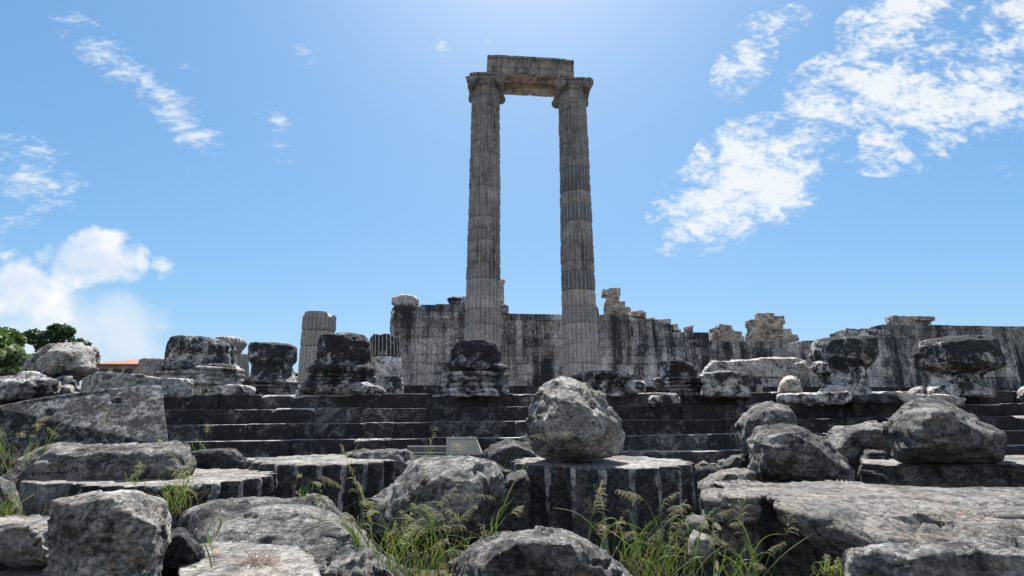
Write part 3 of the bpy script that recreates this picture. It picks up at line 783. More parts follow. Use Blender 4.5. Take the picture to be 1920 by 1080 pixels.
ztc = (zcL + zcR) / 2
# architrave resting on both
def beam():
    x0 = P(911, 120, 26.0).x; x1 = P(1073, 120, 26.4).x
    L = x1 - x0; cxm = (x0 + x1) / 2; cym = 27.0
    root = empty('architrave', (cxm, cym, ztc), 'carved marble beam bridging the tops of the two tall columns', 'stone beam')
    ang = math.atan(YAW)
    H = 1.16
    def obx(name, pieces, mat, rough=.004):
        o = sculpt(name, pieces, .035, mat, rough=rough, chips=2, chip=.015, smooth=0, crackamp=.004, base=(0, 0, 0)); o.parent = root; o.location = (0, 0, 0); o.rotation_euler = (0, 0, ang); return o
    obx('front_beam', [box(-L / 2, L / 2, -1.0, -.06, .03, .42), box(-L / 2, L / 2, -1.05, -.06, .41, .82), box(-L / 2, L / 2, -1.10, -.06, .81, .92)], 'col_mid')
    teeth = [box(-L / 2, L / 2 - .55, -1.14, -.06, 1.09, H)]
    n = 46
    for i in range(n):
        x = -L / 2 + L * (i + .5) / n; teeth.append(box(x - .03, x + .03, -1.17, -1.0, .94, 1.07))
    teeth.append(box(-L / 2, L / 2, -1.09, -.06, .90, 1.10))
    obx('cornice', teeth, 'col_mid', .002)
    obx('rear_beam', [box(-L / 2 + .1, L / 2 - .1, .02, 1.0, .0, .9), box(-L / 2 + .95, L / 2 - .95, .10, .92, -.14, .05)], 'soffit', .012)
    obx('soffit_panel', [box(-L / 2 + .85, L / 2 - .85, -.96, -.10, -.03, .06)], 'soffit', .01)
beam()

# ------------------------------------------------------------------ column remains on the platform
GB = 'broken column remains on the platform'
def remains(name, pieces, mat, Y, label, cat='column base', group=GB, **kw):
    kw.setdefault('rough', .009); kw.setdefault('chips', 2); kw.setdefault('chip', .04); kw.setdefault('smooth', 0)
    kw.setdefault('ncrack', 1); kw.setdefault('strata', .005); kw.setdefault('facet', .055); kw.setdefault('sdir', (0, 0, 1)); kw.setdefault('crackd', .006)
    return sculpt(name, pieces, Y * .0017, mat, label=label, cat=cat, group=group, **kw)
def chunk(outl, Y, T, shrink=.8):
    cx = sum(p[0] for p in outl) / len(outl); cy = sum(p[1] for p in outl) / len(outl)
    rg = lambda k, d: [P(cx + (x - cx) * k, cy + (y - cy) * k, Y + d) for x, y in outl]
    return ringpiece([rg(shrink, -T / 2), rg(1, -T * .25), rg(1, T * .25), rg(shrink, T / 2)])

# A
Y = 17.9
remains('column_stump', [stump([(633, 333, 395), (637, 326, 425), (645, 323, 435), (660, 321, 437), (675, 319, 437), (686, 316, 437)], Y, 24, .06),
                         stump([(684, 312, 440), (690, 305, 446), (697, 304, 448), (704, 306, 446), (709, 309, 444), (716, 307, 445), (722, 307, 445)], Y)],
        'lichen', Y, 'squat fluted column stump with a pale bulging foot, leftmost big stump on the platform', chips=2,
        cuts=[((.45, -.25, .86), P(437, 648, Y).dot(Vector((.45, -.25, .86)).normalized()))])
slab('platform_block', [(300, 724), (478, 726), (482, 717), (300, 716)], floor_z(-11) + .30, floor_z(-11) - .1, 'step_pale', vox=.06) if False else None
rock('platform_block', [(303, 722), (330, 717), (400, 717), (440, 720), (476, 727), (480, 736), (470, 744), (303, 744)], 17.75, 1.2, 'lichen', shrink=.93,
     label='broken pale edged slab lying under the leftmost big stump', cat='stone block', group=GB, rough=.02)
# rear fluted column with a tipped head
Y = 29.5
o_ = empty('broken_column', P(444, 722, Y), 'grey fluted column with a tilted top drum, seen behind the leftmost big stump', 'broken column', GB)
fluted_px(o_, 'drum', [(664, 424, 464), (722, 422, 466)], Y, .09, 31, 'col_pale', 'arris_pale')
sculpt('top_drum', [stump([(632, 407, 448), (636, 405, 458), (644, 406, 462), (650, 408, 459), (656, 410, 454), (663, 412, 450)], Y, 24, .09)], .05, 'col_pale', rough=.01, chips=1, chip=.05, parent=o_)
# block behind
Y = 20.5
remains('fluted_block', [stump([(674, 268, 325), (680, 266, 326), (700, 263, 326), (714, 262, 326)], Y, 24, .07)], 'col_pale', Y, 'grey fluted drum half hidden left of the leftmost big stump', cat='column drum')
# B
Y = 20.2
remains('column_stump', [stump([(646, 473, 548), (650, 470, 554), (664, 469, 555), (678, 470, 554), (683, 474, 550)], Y, 0),
                         stump([(681, 476, 545), (700, 474, 550), (713, 470, 551)], Y, 0),
                         stump([(710, 462, 553), (716, 458, 556), (721, 461, 555), (724, 458, 557), (729, 461, 555), (732, 459, 557), (742, 459, 557)], Y)],
        'lichen', Y, 'round stump with a dark cap drum over a pale crumbling neck, second from the left', chips=3)
# F tall broken fluted
Y = 30.0
o_ = empty('broken_column', P(592, 722, Y), 'tallest of the broken fluted columns, pale grey with a clean flat top', 'broken column', GB)
for a, b in ((588, 621), (621.6, 651), (651.5, 722)):
    f = lambda y: (559 + (722 - y) * .082, 620.5 + (722 - y) * .074)
    fluted_px(o_, 'drum' if a > 600 else 'top_drum', [(a, *f(a)), (b, *f(b))], Y, .10, a // 1, 'col_pale', 'arris_pale', topchip=.5 if a < 600 else 0)
# C
Y = 18.3
remains('column_stump', [stump([(628, 612, 672), (631, 603, 688), (640, 600, 693), (660, 598, 694), (680, 594, 695), (690, 590, 697)], Y, 0),
                         stump([(684, 588, 697), (690, 580, 702), (697, 580, 702), (701, 588, 698), (706, 584, 700), (716, 582, 701), (722, 578, 700)], Y),
                         chunk([(558, 728), (575, 712), (600, 708), (690, 716), (706, 724), (706, 744), (560, 744)], Y - .35, 1.4)],
        'crust', Y, 'big black crusted stump with a ragged top, in front of the tallest broken column', chips=3, chip=.06, rough=.02, strata=.006)
rock('stone_block', [(688, 737), (690, 722), (697, 719), (722, 728), (726, 737)], 17.8, .5, 'rock_pale', hull=True, label='small pale wedge of stone beside the foot of the big black stump', cat='stone', group=GB, vox=.04)
def moulding(o, Y, y0, y1, xl, xr, mat, seed, n=2, bulge=.075):
    """carved rings round the foot of a stump, broken away in places"""
    a = P(xl, (y0 + y1) / 2, Y); b = P(xr, (y0 + y1) / 2, Y); cx_ = (a.x + b.x) / 2; r = (b.x - a.x) / 2 * 1.015
    zt = P(xl, y0, Y).z; zb = P(xl, y1, Y).z; rings = []; rows = 14 * n
    for i in range(rows + 1):
        t = i / rows; u = t * n - int(min(n - 1e-6, t * n)); ring = []
        lift = math.sin(math.pi * max(0, min(1, (u - .12) / .76))) ** .55 if .12 < u < .88 else -.35
        for q in range(120):
            an = 2 * math.pi * q / 120
            brk = max(0, mnoise.noise(Vector((math.cos(an) * 2.1, math.sin(an) * 2.1, seed + t * 2.5))) - .18) * .9
            rr_ = r - bulge + bulge * lift - brk * .6 + .012 * mnoise.noise(Vector((math.cos(an) * 9, math.sin(an) * 9, seed + t * 9)))
            ring.append(Vector((cx_ + rr_ * math.cos(an), Y + rr_ * math.sin(an), zb + (zt - zb) * t)) - o.location)
        rings.append(ring)
    v, f = ringpiece(rings); me = mesh('moulding', v, f, True); me.set_sharp_from_angle(angle=R(60)); link('moulding', me, mat, o)
cs_ = [o for o in bpy.data.objects if o.name.startswith('column_stump')]
moulding(cs_[0], 17.9, 690, 716, 303, 448, 'lichen', 3, 3, .09)
moulding(cs_[1], 20.2, 714, 737, 457, 557, 'lichen', 14, 3, .09)
moulding(cs_[2], 18.3, 685, 703, 579, 704, 'crust', 25, 1, .14)
moulding(cs_[2], 18.3, 704, 724, 582, 702, 'crust', 29, 3, .08)
# D
Y = 23.5
o_ = empty('broken_column', P(722, 735, Y), 'fluted stump with smooth lower drum on a moulded base, left of the tall wall', 'broken column', GB)
fluted_px(o_, 'top_drum', [(629, 694, 751), (669.5, 693, 752)], Y, .10, 17, 'lichen', 'arris_pale', topchip=.15)
fluted_px(o_, 'drum', [(670, 694, 752), (708, 694, 752)], Y, .03, 18, 'lichen_w', 'lichen_w')
sculpt('base', [stump([(707, 694, 753), (711, 690, 755), (716, 692, 754), (719, 688, 757), (724, 692, 755), (727, 687, 758), (733, 688, 757), (745, 690, 756)], Y)], .05, 'lichen', rough=.01, chips=1, parent=o_)
# E
Y = 18.6
remains('column_stump', [stump([(641, 872, 922), (644, 856, 932), (650, 850, 937), (662, 846, 940), (676, 846, 940), (683, 848, 940)], Y),
                         stump([(680, 842, 941), (684, 835, 945), (690, 833, 948), (695, 838, 945), (698, 846, 942)], Y),
                         stump([(697, 838, 945), (702, 836, 948), (714, 835, 950), (724, 832, 952), (732, 828, 954), (744, 828, 954)], Y)],
        'crust', Y, 'domed black topped stump with a pale shattered base, in front of the left tall column', chips=1, rough=.012)
es_ = [o for o in bpy.data.objects if o.get('label', '').startswith('domed black')][0]
moulding(es_, 18.6, 682, 699, 831, 950, 'crust', 41, 1, .15)
moulding(es_, 18.6, 700, 738, 828, 954, 'lichen', 47, 4, .06)
# F2
Y = 18.9
remains('moulded_base', [stump([(700, 1082, 1184), (702, 1077, 1187), (707, 1077, 1187), (710, 1084, 1180), (713, 1080, 1182), (722, 1079, 1182), (744, 1079, 1182)], Y)],
        'crust', Y, 'low flat black column base behind the round boulder', chips=3)
rock('stone_block', [(1170, 737), (1170, 716), (1175, 713), (1210, 714), (1212, 737)], 18.1, .6, 'crust', shrink=.95, label='small square dark block against the low flat black base', cat='stone block', group=GB, rough=.015)
# G
Y = 19.3
remains('moulded_base', [stump([(708, 1234, 1312), (711, 1230, 1318), (716, 1228, 1320), (719, 1232, 1316), (722, 1229, 1319), (727, 1229, 1319), (729, 1232, 1317), (744, 1229, 1319)], Y),
                        ringpiece([[Vector((v.x, v.y, v.z)) for v in flutering((P(1270, 700, Y).x, Y), abs(P(1306, 700, Y).x - P(1270, 700, Y).x), P(1270, yy_, Y).z, 24, .06)] for yy_ in (709, 695, 679)])],
        'crust', Y, 'moulded base with a short broken fluted piece on top, left of the fallen beam', chips=2,
        cuts=[((.55, -.35, .8), P(1298, 684, Y).dot(Vector((.55, -.35, .8)).normalized()))])
gs_ = {o['label'][:12]: o for o in bpy.data.objects if 'label' in o.keys()}
moulding(gs_['low flat bla'], 18.9, 699, 712, 1074, 1189, 'crust', 51, 1, .10)
moulding(gs_['moulded base'], 19.3, 708, 736, 1227, 1321, 'crust', 57, 4, .09)
# H
Y = 18.3
remains('fallen_capital', [chunk([(1308, 702), (1325, 699), (1345, 697), (1385, 697), (1400, 700), (1404, 712), (1398, 722), (1312, 718)], Y, 1.3, .9),
                           chunk([(1315, 722), (1330, 714), (1395, 716), (1406, 728), (1408, 744), (1312, 744)], Y, 1.2, .9)],
        'lichen', Y, 'small flat topped stone on white speckled rubble, in front of the fallen beam', cat='stone block', rough=.035, chips=4)
# I the long fallen beam
Y = 21.0
remains('fallen_beam', [chunk([(1315, 706), (1322, 690), (1333, 677), (1400, 675), (1430, 671), (1500, 671), (1512, 677), (1517, 690), (1514, 708), (1480, 709), (1400, 707)], Y, 1.5, .96),
                        chunk([(1488, 680), (1505, 678), (1517, 690), (1514, 712), (1508, 726), (1503, 716), (1490, 708)], Y - .6, .7, .9)],
        'lichen_w', Y, 'long pale grey beam lying across supports before the low wall', cat='stone beam', rough=.012, chips=3, chip=.03)
rock('stone_block', [(1457, 742), (1458, 722), (1464, 709), (1482, 703), (1494, 706), (1507, 722), (1506, 742)], 18.6, .9, 'ruin', hull=True, label='round shouldered beige stone under the right end of the fallen beam', cat='stone', group=GB, vox=.05, rough=.02)
rock('stone_post', [(1417, 742), (1418, 722), (1423, 719), (1430, 722), (1432, 742)], 20.2, .35, 'ruin', label='stubby round post under the fallen beam', cat='stone post', group=GB, vox=.04, rough=.015, chips=1)
# J
Y = 18.9
remains('column_stump', [stump([(633, 1562, 1626), (636, 1535, 1633), (642, 1527, 1636), (655, 1525, 1638), (668, 1525, 1637), (680, 1532, 1630), (690, 1540, 1620), (697, 1548, 1612)], Y),
                         chunk([(1519, 690), (1522, 681), (1535, 676), (1555, 678), (1560, 697), (1535, 703), (1524, 700)], Y - .1, 1.3),
                         stump([(694, 1540, 1615), (702, 1538, 1618), (717, 1541, 1616), (720, 1545, 1612)], Y - .1),
                         chunk([(1535, 733), (1545, 722), (1580, 720), (1612, 719), (1632, 731), (1636, 744), (1535, 744)], Y - .3, 1.3)],
        'lichen', Y, 'mushroom shaped stump with black cap and rusty pale waist, right of the fallen beam', chips=2, rough=.018, seed=333)
# K
Y = 18.9
remains('column_stump', [stump([(632, 1790, 1845), (636, 1745, 1848), (642, 1726, 1850), (652, 1724, 1852), (664, 1724, 1856), (676, 1727, 1862), (685, 1730, 1864), (693, 1742, 1852), (700, 1760, 1838), (706, 1772, 1828)], Y),
                         chunk([(1763, 722), (1772, 712), (1764, 702), (1784, 700), (1792, 712), (1800, 722)], Y - .3, .5),
                         chunk([(1790, 722), (1786, 706), (1800, 698), (1840, 698), (1844, 712), (1838, 722)], Y, 1.2),
                         chunk([(1736, 744), (1740, 728), (1762, 719), (1800, 716), (1850, 718), (1866, 730), (1868, 744)], Y - .1, 1.5)],
        'lichen', Y, 'bowl shaped stump on a pinched foot, rightmost big stump on the platform', chips=2, rough=.018, seed=334)
rock('stone_block', [(1700, 744), (1702, 733), (1712, 727), (1728, 723), (1737, 727), (1738, 744)], 18.5, .6, 'rock_pale', hull=True, label='small pale pointed stone left of the bowl shaped stump', cat='stone', group=GB, vox=.04)
rock('stone_block', [(1737, 744), (1738, 731), (1745, 724), (1755, 726), (1758, 744)], 18.4, .4, 'ruin', hull=True, label='little yellowish stone touching the bowl shaped stump', cat='stone', group=GB, vox=.04)
rock('stone_block', [(1904, 748), (1908, 730), (1920, 722), (1960, 720), (1990, 735), (1990, 750)], 18.4, .9, 'rock_pale', hull=True, label='pale stone cut by the right edge on top of the steps', cat='stone', group=GB, vox=.05)
rock('stone_block', [(1640, 742), (1650, 736), (1690, 733), (1705, 742)], 18.2, .4, 'rock_pale', hull=True, label='flat sliver of stone between the mushroom stump and bowl stump', cat='stone', group=GB, vox=.04)
# worn blocks that sit out of line on the top step at the right
GS = 'loose blocks along the top step'
for (outl, yy_, mt, lb) in (
    ([(1452, 756), (1454, 741), (1462, 737), (1530, 737), (1590, 735), (1598, 740), (1600, 757)], 17.8, 'crust', 'dark rounded kerb block on the top step below the beige stone'),
    ([(1598, 758), (1600, 742), (1660, 739), (1700, 742), (1716, 752), (1716, 760)], 18.0, 'step', 'dark block on the top step left of the pale cracked block'),
    ([(1660, 748), (1668, 740), (1700, 737), (1790, 742), (1812, 748), (1806, 760), (1700, 760)], 17.9, 'lichen_w', 'pale cracked block fallen forward on the top step'),
    ([(1215, 757), (1217, 745), (1240, 738), (1268, 737), (1276, 748), (1276, 757)], 17.9, 'lichen', 'chipped dark block on the top step below the moulded base')):
    rock('kerb_block', outl, yy_ - .25, .9, mt, shrink=.93, label=lb, cat='stone block', group=GS, rough=.022, chips=3)

# ------------------------------------------------------------------ left bank of rocks
GF = 'fallen stones before the steps'
rock('boulder', [(46, 712), (44, 695), (50, 680), (70, 660), (90, 647), (150, 646), (178, 648), (184, 660), (183, 685), (176, 700), (150, 712)], 11.0, 2.2, 'rock_pale', hull=True,
     front=[(75, 690, -1.0), (150, 670, -1.0), (165, 700, -.9)], label='large pale angular boulder with black patches, highest on the left, under the trees', cat='boulder', group=GF, strata=.012, sdir=(.5, 0, 1))
rock('boulder', [(-90, 722), (-60, 712), (30, 709), (62, 703), (100, 701), (112, 706), (113, 725), (108, 742), (85, 748), (-90, 775)], 8.6, 1.5, 'lichen', label='long grey lichened boulder at the left edge above the big tilted drum', cat='boulder', group=GF, chips=5, rough=.03)
rock('boulder', [(20, 722), (24, 707), (42, 697), (70, 697), (80, 706), (82, 722)], 9.6, .9, 'rock_pale', hull=True, label='small pale boulder wedged below the highest left boulder', cat='boulder', group=GF)
rock('boulder', [(98, 735), (98, 706), (125, 700), (146, 702), (150, 735)], 10.2, 1.0, 'crust', hull=True, label='dark shaded stone between the pale boulder and the block with square holes', cat='boulder', group=GF)
rock('boulder', [(104, 745), (106, 730), (116, 722), (132, 720), (140, 728), (138, 745)], 8.9, .5, 'rock_pale', hull=True, label='small pale lump left of the block with square holes', cat='boulder', group=GF)
# block with square sockets
def socket_block():
    Y = 9.4
    a = P(136, 707, Y + .15); b = P(186, 695, Y - .25); c = P(268, 693, Y - .05); zb = P(186, 742, Y).z
    back = Vector((.25, 1.1, 0))
    zt = b.z
    pts = [Vector((a.x, a.y + .2, zt - .06)), Vector((b.x, b.y, zt)), Vector((c.x, c.y, zt)), Vector((P(274, 700, Y).x, c.y + .05, zt - .07))]
    top = [pts[0], pts[1], pts[2], pts[3], pts[3] + back, pts[0] + back]
    bot = [Vector((p.x, p.y, zb)) for p in top]
    o = sculpt('socketed_block', [ringpiece([bot, top])], .03, 'lichen_w', rough=.012, chips=1, chip=.03, smooth=2,
               label='squared marble block with small square sockets in its pale front', cat='stone block', group=GF)
    me = o.data; nv = len(me.vertices); A = np.empty(nv * 3); me.vertices.foreach_get('co', A); A = A.reshape(-1, 3)
    return o
blk = socket_block()
for (x, y, wpx) in ((200, 707, 9), (261.5, 705.5, 7.5), (259.5, 717, 6)):
    c = P(x, y, 9.4 - .37 + (x - 186) / 82 * .2); s = wpx / F * 9.3 / 2; hh = s * .75
    v, f = box(-s, s, -.028, .05, -hh, hh)
    o = link('socket', mesh('socket', v, f), 'metal_dark', blk, c - blk.location); tag(o, label='small dark square socket')
# great tilted drum at the left
def great_block():
    Y = 7.4
    fr = [(-140, 790), (-20, 764), (80, 745), (190, 730), (285, 722), (302, 722), (306, 740), (308, 760), (311, 785), (314, 810), (319, 840), (330, 905), (-140, 930)]
    A = [P(x, y, Y - .2 + (.20 + .85 * max(0, (x + 20) / 340)) * max(0, (905 - y) / 183)) for x, y in fr]
    B = [p + Vector((-1.15, 1.3, -.02)) for p in A]
    return sculpt('tilted_drum', [ringpiece([A, B])], .026, 'grainy', rough=.005, chips=0, smooth=2, crackamp=.002, ncrack=0, label='huge tilted drum with a rough grainy face filling the left edge', cat='column drum', group=GF)
great_block()

# ------------------------------------------------------------------ middle rocks
rock('stone_block', [(-80, 935), (-40, 915), (10, 893), (50, 868), (85, 845), (110, 838), (200, 836), (332, 832), (342, 845), (357, 872), (350, 890), (240, 900), (60, 930)], 7.0, 1.3, 'rock', shrink=.82,
     label='long carved dark grey block with swirling grooves below the huge tilted drum', cat='stone block', group=GF, strata=.02, sdir=(-.5, .2, 1), chips=4, chip=.03, rough=.03,
     cuts=[((0, -.12, 1), P(200, 835, 7.0).dot(Vector((0, -.12, 1)).normalized()))])
rock('stone_block', [(354, 895), (355, 850), (368, 844), (440, 843), (456, 855), (465, 875), (468, 895)], 8.6, .9, 'drum_dark', shrink=.85, label='small dark block at the foot of the steps, left of the fluted drum', cat='stone block', group=GF)
rock('stone_block', [(455, 885), (458, 862), (470, 856), (486, 864), (488, 885)], 8.4, .4, 'rock_pale', hull=True, label='little pale rubble stone beside the fluted drum', cat='stone', group=GF)
def pdrum(name, cx, cyt, hw, z, zb, mat, label, n=22, dep=.06, sq=.95, ph=0.0, cuts=(), tiltx=0, **kw):
    c = PH(cx, cyt, z); r = hw / F * c.y
    rings = [flutering((c.x, c.y), r * k, zz, n, dep, ph, 8, r * k * sq) for k, zz in ((1.0, zb), (1.0, z - .02), (.985, z))]
    return sculpt(name, [ringpiece(rings)], c.y * .0034, mat, label=label, cat='column drum', group=GF, cuts=cuts, smooth=0, facet=.018, keeptop=z, arris=(c.x, c.y, r, sq), ncrack=2, **kw)
def plane(nx, ny, nz, px, py, Y):
    n = Vector((nx, ny, nz)).normalized(); return ((nx, ny, nz), P(px, py, Y).dot(n))
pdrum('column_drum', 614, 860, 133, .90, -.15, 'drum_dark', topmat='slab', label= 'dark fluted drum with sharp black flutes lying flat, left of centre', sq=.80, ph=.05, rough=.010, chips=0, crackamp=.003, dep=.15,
      cuts=[plane(-.55, -.55, .55, 505, 868, 7.0)])
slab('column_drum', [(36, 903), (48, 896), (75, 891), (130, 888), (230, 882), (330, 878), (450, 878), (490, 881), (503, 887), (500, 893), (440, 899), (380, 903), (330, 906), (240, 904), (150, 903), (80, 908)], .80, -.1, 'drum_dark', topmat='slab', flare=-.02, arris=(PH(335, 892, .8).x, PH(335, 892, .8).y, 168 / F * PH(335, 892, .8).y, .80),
     extra=[ringpiece([flutering((PH(335, 892, .8).x, PH(335, 892, .8).y), 168 / F * PH(335, 892, .8).y * k, zz, 24, .14, .03, 8, 168 / F * PH(335, 892, .8).y * k * .80) for k, zz in ((1.0, -.1), (1.0, .79), (.99, .80))])],
     rough=.012, chips=0, smooth=1, label='broad pale topped drum slab below the carved block on the left', cat='column drum', group=GF, crackamp=.01)
# flutes on its right end are their own cut stone
rock('stone_block', [(640, 905), (648, 850), (690, 843), (760, 845), (778, 858), (790, 880), (788, 905)], 8.4, 1.2, 'rock', shrink=.85, label='grey slab end peeping out right of the fluted drum', cat='stone block', group=GF)
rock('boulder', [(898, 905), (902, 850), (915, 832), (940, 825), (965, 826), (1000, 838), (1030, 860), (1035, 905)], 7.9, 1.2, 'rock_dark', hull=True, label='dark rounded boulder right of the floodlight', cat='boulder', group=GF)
rock('boulder', [(978, 838), (981, 829), (988, 826), (995, 830), (996, 840)], 8.6, .2, 'rock_dark', hull=True, label='fist sized dark stone behind the round boulder', cat='stone', group=GF, vox=.02)
rock('stone_block', [(760, 900), (765, 872), (800, 862), (910, 862), (950, 882), (978, 882), (980, 940), (760, 940)], 6.6, .8, 'drum_dark', shrink=.9, label='pale flat slab behind the leaning block', cat='stone block', group=GF)
rock('stone_block', [(905, 1050), (910, 960), (944, 915), (955, 884), (985, 880), (994, 895), (996, 1030)], 5.8, .7, 'rock_dark', shrink=.85, label='narrow dark block squeezed between the leaning block and the massive centre drum', cat='stone block', group=GF)
# big leaning block
rock('leaning_block', [(690, 1010), (692, 955), (700, 930), (735, 900), (775, 870), (800, 860), (850, 857), (905, 857), (932, 868), (944, 890), (945, 920), (935, 955), (915, 985), (880, 1015), (820, 1040), (740, 1040)], 5.0, 1.3, 'rock', hull=True,
     front=[(705, 950, -.30), (790, 880, -.40), (895, 870, -.42), (925, 890, -.30), (870, 930, -.62), (740, 1000, -.70), (850, 990, -.70)], shrink=.5, chips=2, chip=.03,
     label='big leaning dark grey block among the tall grass in the centre', cat='stone block', group=GF, strata=.008, sdir=(.6, 0, -.7), rough=.035)
# drum with boulder on top
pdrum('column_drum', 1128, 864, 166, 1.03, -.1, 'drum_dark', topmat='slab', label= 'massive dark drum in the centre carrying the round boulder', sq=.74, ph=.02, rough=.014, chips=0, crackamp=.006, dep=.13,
      cuts=[plane(.62, -.60, .50, 1262, 885, 5.2)])
rock('round_boulder', [(1006, 852), (989, 825), (986, 793), (994, 757), (1008, 724), (1030, 709), (1062, 706), (1098, 714), (1130, 738), (1156, 770), (1167, 795), (1174, 818), (1167, 842), (1146, 858), (1110, 865), (1040, 867)], 6.0, 1.05, 'rock_pale', hull=True, shrink=.45, seed=4242,
     smooth=1, front=[(1046, 717, -.15), (1078, 720, -.18), (1050, 716, .2), (1080, 720, .2), (1062, 735, -.28), (1030, 765, -.34), (1100, 760, -.36), (1004, 800, -.30), (1040, 812, -.48), (1120, 800, -.46), (1148, 815, -.28), (1110, 850, -.36), (1040, 850, -.30)], label='round pale grey boulder perched on the massive centre drum', cat='boulder', group=GF, rough=.02, chips=0, facet=.15, strata=.006)

# right boulders
rock('boulder', [(1388, 870), (1382, 830), (1382, 795), (1392, 775), (1410, 758), (1440, 752), (1468, 756), (1486, 768), (1495, 785), (1500, 870)], 7.6, 1.3, 'rock', hull=True, label='tall grey boulder behind the sloping grey boulder', cat='boulder', group=GF)
rock('boulder', [(1406, 902), (1400, 860), (1402, 825), (1414, 803), (1440, 794), (1475, 793), (1510, 803), (1550, 830), (1580, 858), (1607, 884), (1608, 905), (1590, 914), (1420, 914)], 6.6, 1.3, 'rock', hull=True, shrink=.6,
     front=[(1430, 850, -.5), (1500, 830, -.45), (1570, 885, -.45), (1450, 890, -.6)], label='sloping grey boulder standing between the drums and the far right slab', cat='boulder', group=GF, rough=.04)
rock('boulder', [(1535, 880), (1543, 815), (1565, 800), (1605, 796), (1660, 795), (1700, 805), (1710, 880)], 8.6, 1.4, 'rock', hull=True, label='flat sided grey boulder behind, between two larger boulders', cat='boulder', group=GF, strata=.01)
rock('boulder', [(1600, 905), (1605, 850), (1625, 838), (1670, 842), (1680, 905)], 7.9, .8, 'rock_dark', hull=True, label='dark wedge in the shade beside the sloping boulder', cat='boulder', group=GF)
rock('great_boulder', [(1672, 858), (1664, 820), (1664, 792), (1678, 765), (1700, 754), (1752, 749), (1790, 760), (1830, 782), (1862, 798), (1888, 816), (1890, 845), (1885, 862), (1850, 868), (1690, 866)], 6.9, 1.5, 'rock', hull=True, shrink=.62,
     front=[(1685, 805, -.35), (1760, 790, -.75), (1850, 812, -.45), (1760, 835, -.80), (1870, 850, -.4)], label='great faceted boulder resting on the fluted slab at the right', cat='boulder', group=GF, chips=4, chip=.04, rough=.022)
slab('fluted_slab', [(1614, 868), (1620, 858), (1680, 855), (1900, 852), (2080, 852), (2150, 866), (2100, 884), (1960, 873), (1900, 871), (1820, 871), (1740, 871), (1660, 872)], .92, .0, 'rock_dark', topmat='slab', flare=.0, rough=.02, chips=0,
     label='dark scalloped slab carrying the great faceted boulder', cat='stone block', group=GF)
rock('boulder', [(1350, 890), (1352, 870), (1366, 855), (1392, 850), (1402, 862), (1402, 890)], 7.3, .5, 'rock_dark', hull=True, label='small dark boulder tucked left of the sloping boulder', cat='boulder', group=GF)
rock('stone_block', [(1292, 925), (1293, 882), (1300, 875), (1345, 873), (1352, 885), (1352, 925)], 7.4, .8, 'drum_dark', shrink=.85, label='low dark block just right of the massive centre drum', cat='stone block', group=GF)
rock('stone_block', [(1306, 950), (1308, 905), (1330, 888), (1380, 876), (1425, 882), (1440, 950)], 6.5, .9, 'slab', hull=True, label='sloping grey stone between the centre drum and the huge right slab', cat='stone block', group=GF)
rock('stone_block', [(1284, 1000), (1285, 967), (1330, 965), (1340, 978), (1342, 1010), (1300, 1020)], 5.0, .5, 'rock', hull=True, label='small pale block sunk in the gap below the centre drum', cat='stone block', group=GF)
rock('stone_block', [(1290, 1060), (1288, 1010), (1300, 990), (1330, 1005), (1345, 1040), (1340, 1065)], 4.6, .4, 'rock', hull=True, label='pale tilted fragment low in the gap beside the huge right slab', cat='stone block', group=GF)
# huge right slab
slab('great_slab', [(1336, 921), (1345, 911), (1410, 907), (1560, 904), (1700, 911), (2000, 912), (2260, 914), (2300, 950), (2120, 945), (1950, 944), (1870, 942), (1790, 940), (1700, 935), (1600, 934), (1530, 930), (1440, 926), (1400, 935), (1350, 930)], .86, -.2, 'slab', flare=.0,
     extra=[hullpiece([PH(x, y, .84) for x, y in ((1440, 930), (1700, 925), (2200, 930))] + [P(x, y, yy_) for x, y, yy_ in ((1470, 955, 4.25), (1500, 985, 4.15), (1600, 965, 4.15), (1760, 960, 4.15), (2250, 990, 3.9), (1640, 1120, 4.4), (1640, 1025, 3.9), (1720, 1050, 3.6), (2200, 1100, 3.3), (1900, 1120, 3.3))])],
     rough=.030, chips=2, chip=.02, smooth=0, ncrack=5, crackd=.014, strata=.026, sdir=(.25, .1, 1), label='huge cracked slab with a flat pale top filling the lower right', cat='stone block', group=GF)
rock('boulder', [(1585, 1130), (1588, 1062), (1600, 1045), (1640, 1036), (1720, 1038), (1800, 1025), (1900, 1020), (2050, 1030), (2060, 1130)], 3.6, 1.0, 'rock', shrink=.85, label='low cracked boulder at the bottom right in front of the huge slab', cat='boulder', group=GF, rough=.045, strata=.012)

# ------------------------------------------------------------------ nearest rocks
rock('pale_boulder', [(105, 1150), (98, 1080), (93, 1010), (91, 960), (94, 935), (125, 930), (168, 926), (190, 918), (262, 922), (300, 942), (318, 960), (324, 980), (318, 1010), (300, 1040), (280, 1075), (270, 1150)], 2.7, .62, 'rock_pale', hull=True, shrink=.72,
     front=[(112, 985, -.22), (230, 950, -.18), (290, 985, -.20), (250, 1030, -.25)], label='pale cube like boulder nearest the camera at the lower left', cat='boulder', group=GF, rough=.040, chips=5, chip=.04, seed=912, strata=.008)
rock('boulder', [(275, 1085), (285, 1030), (300, 1000), (335, 987), (348, 992), (370, 1015), (392, 1045), (393, 1055), (350, 1085)], 3.1, .35, 'rock_dark', hull=True, label='small dark wedge of rock right of the pale cube like boulder', cat='boulder', group=GF, rough=.035)
rock('broad_slab', [(318, 1120), (322, 985), (330, 965), (400, 946), (500, 933), (590, 927), (612, 936), (650, 970), (690, 1005), (730, 1040), (770, 1075), (800, 1120)], 4.1, 1.5, 'rock', hull=True, shrink=.75, tilt=.55,
     front=[(400, 1000, -.45), (600, 1010, -.5), (680, 1070, -.6)], label='broad smooth humped rock sloping down right, lower left of centre', cat='boulder', group=GF, rough=.020, chips=3, chip=.03)
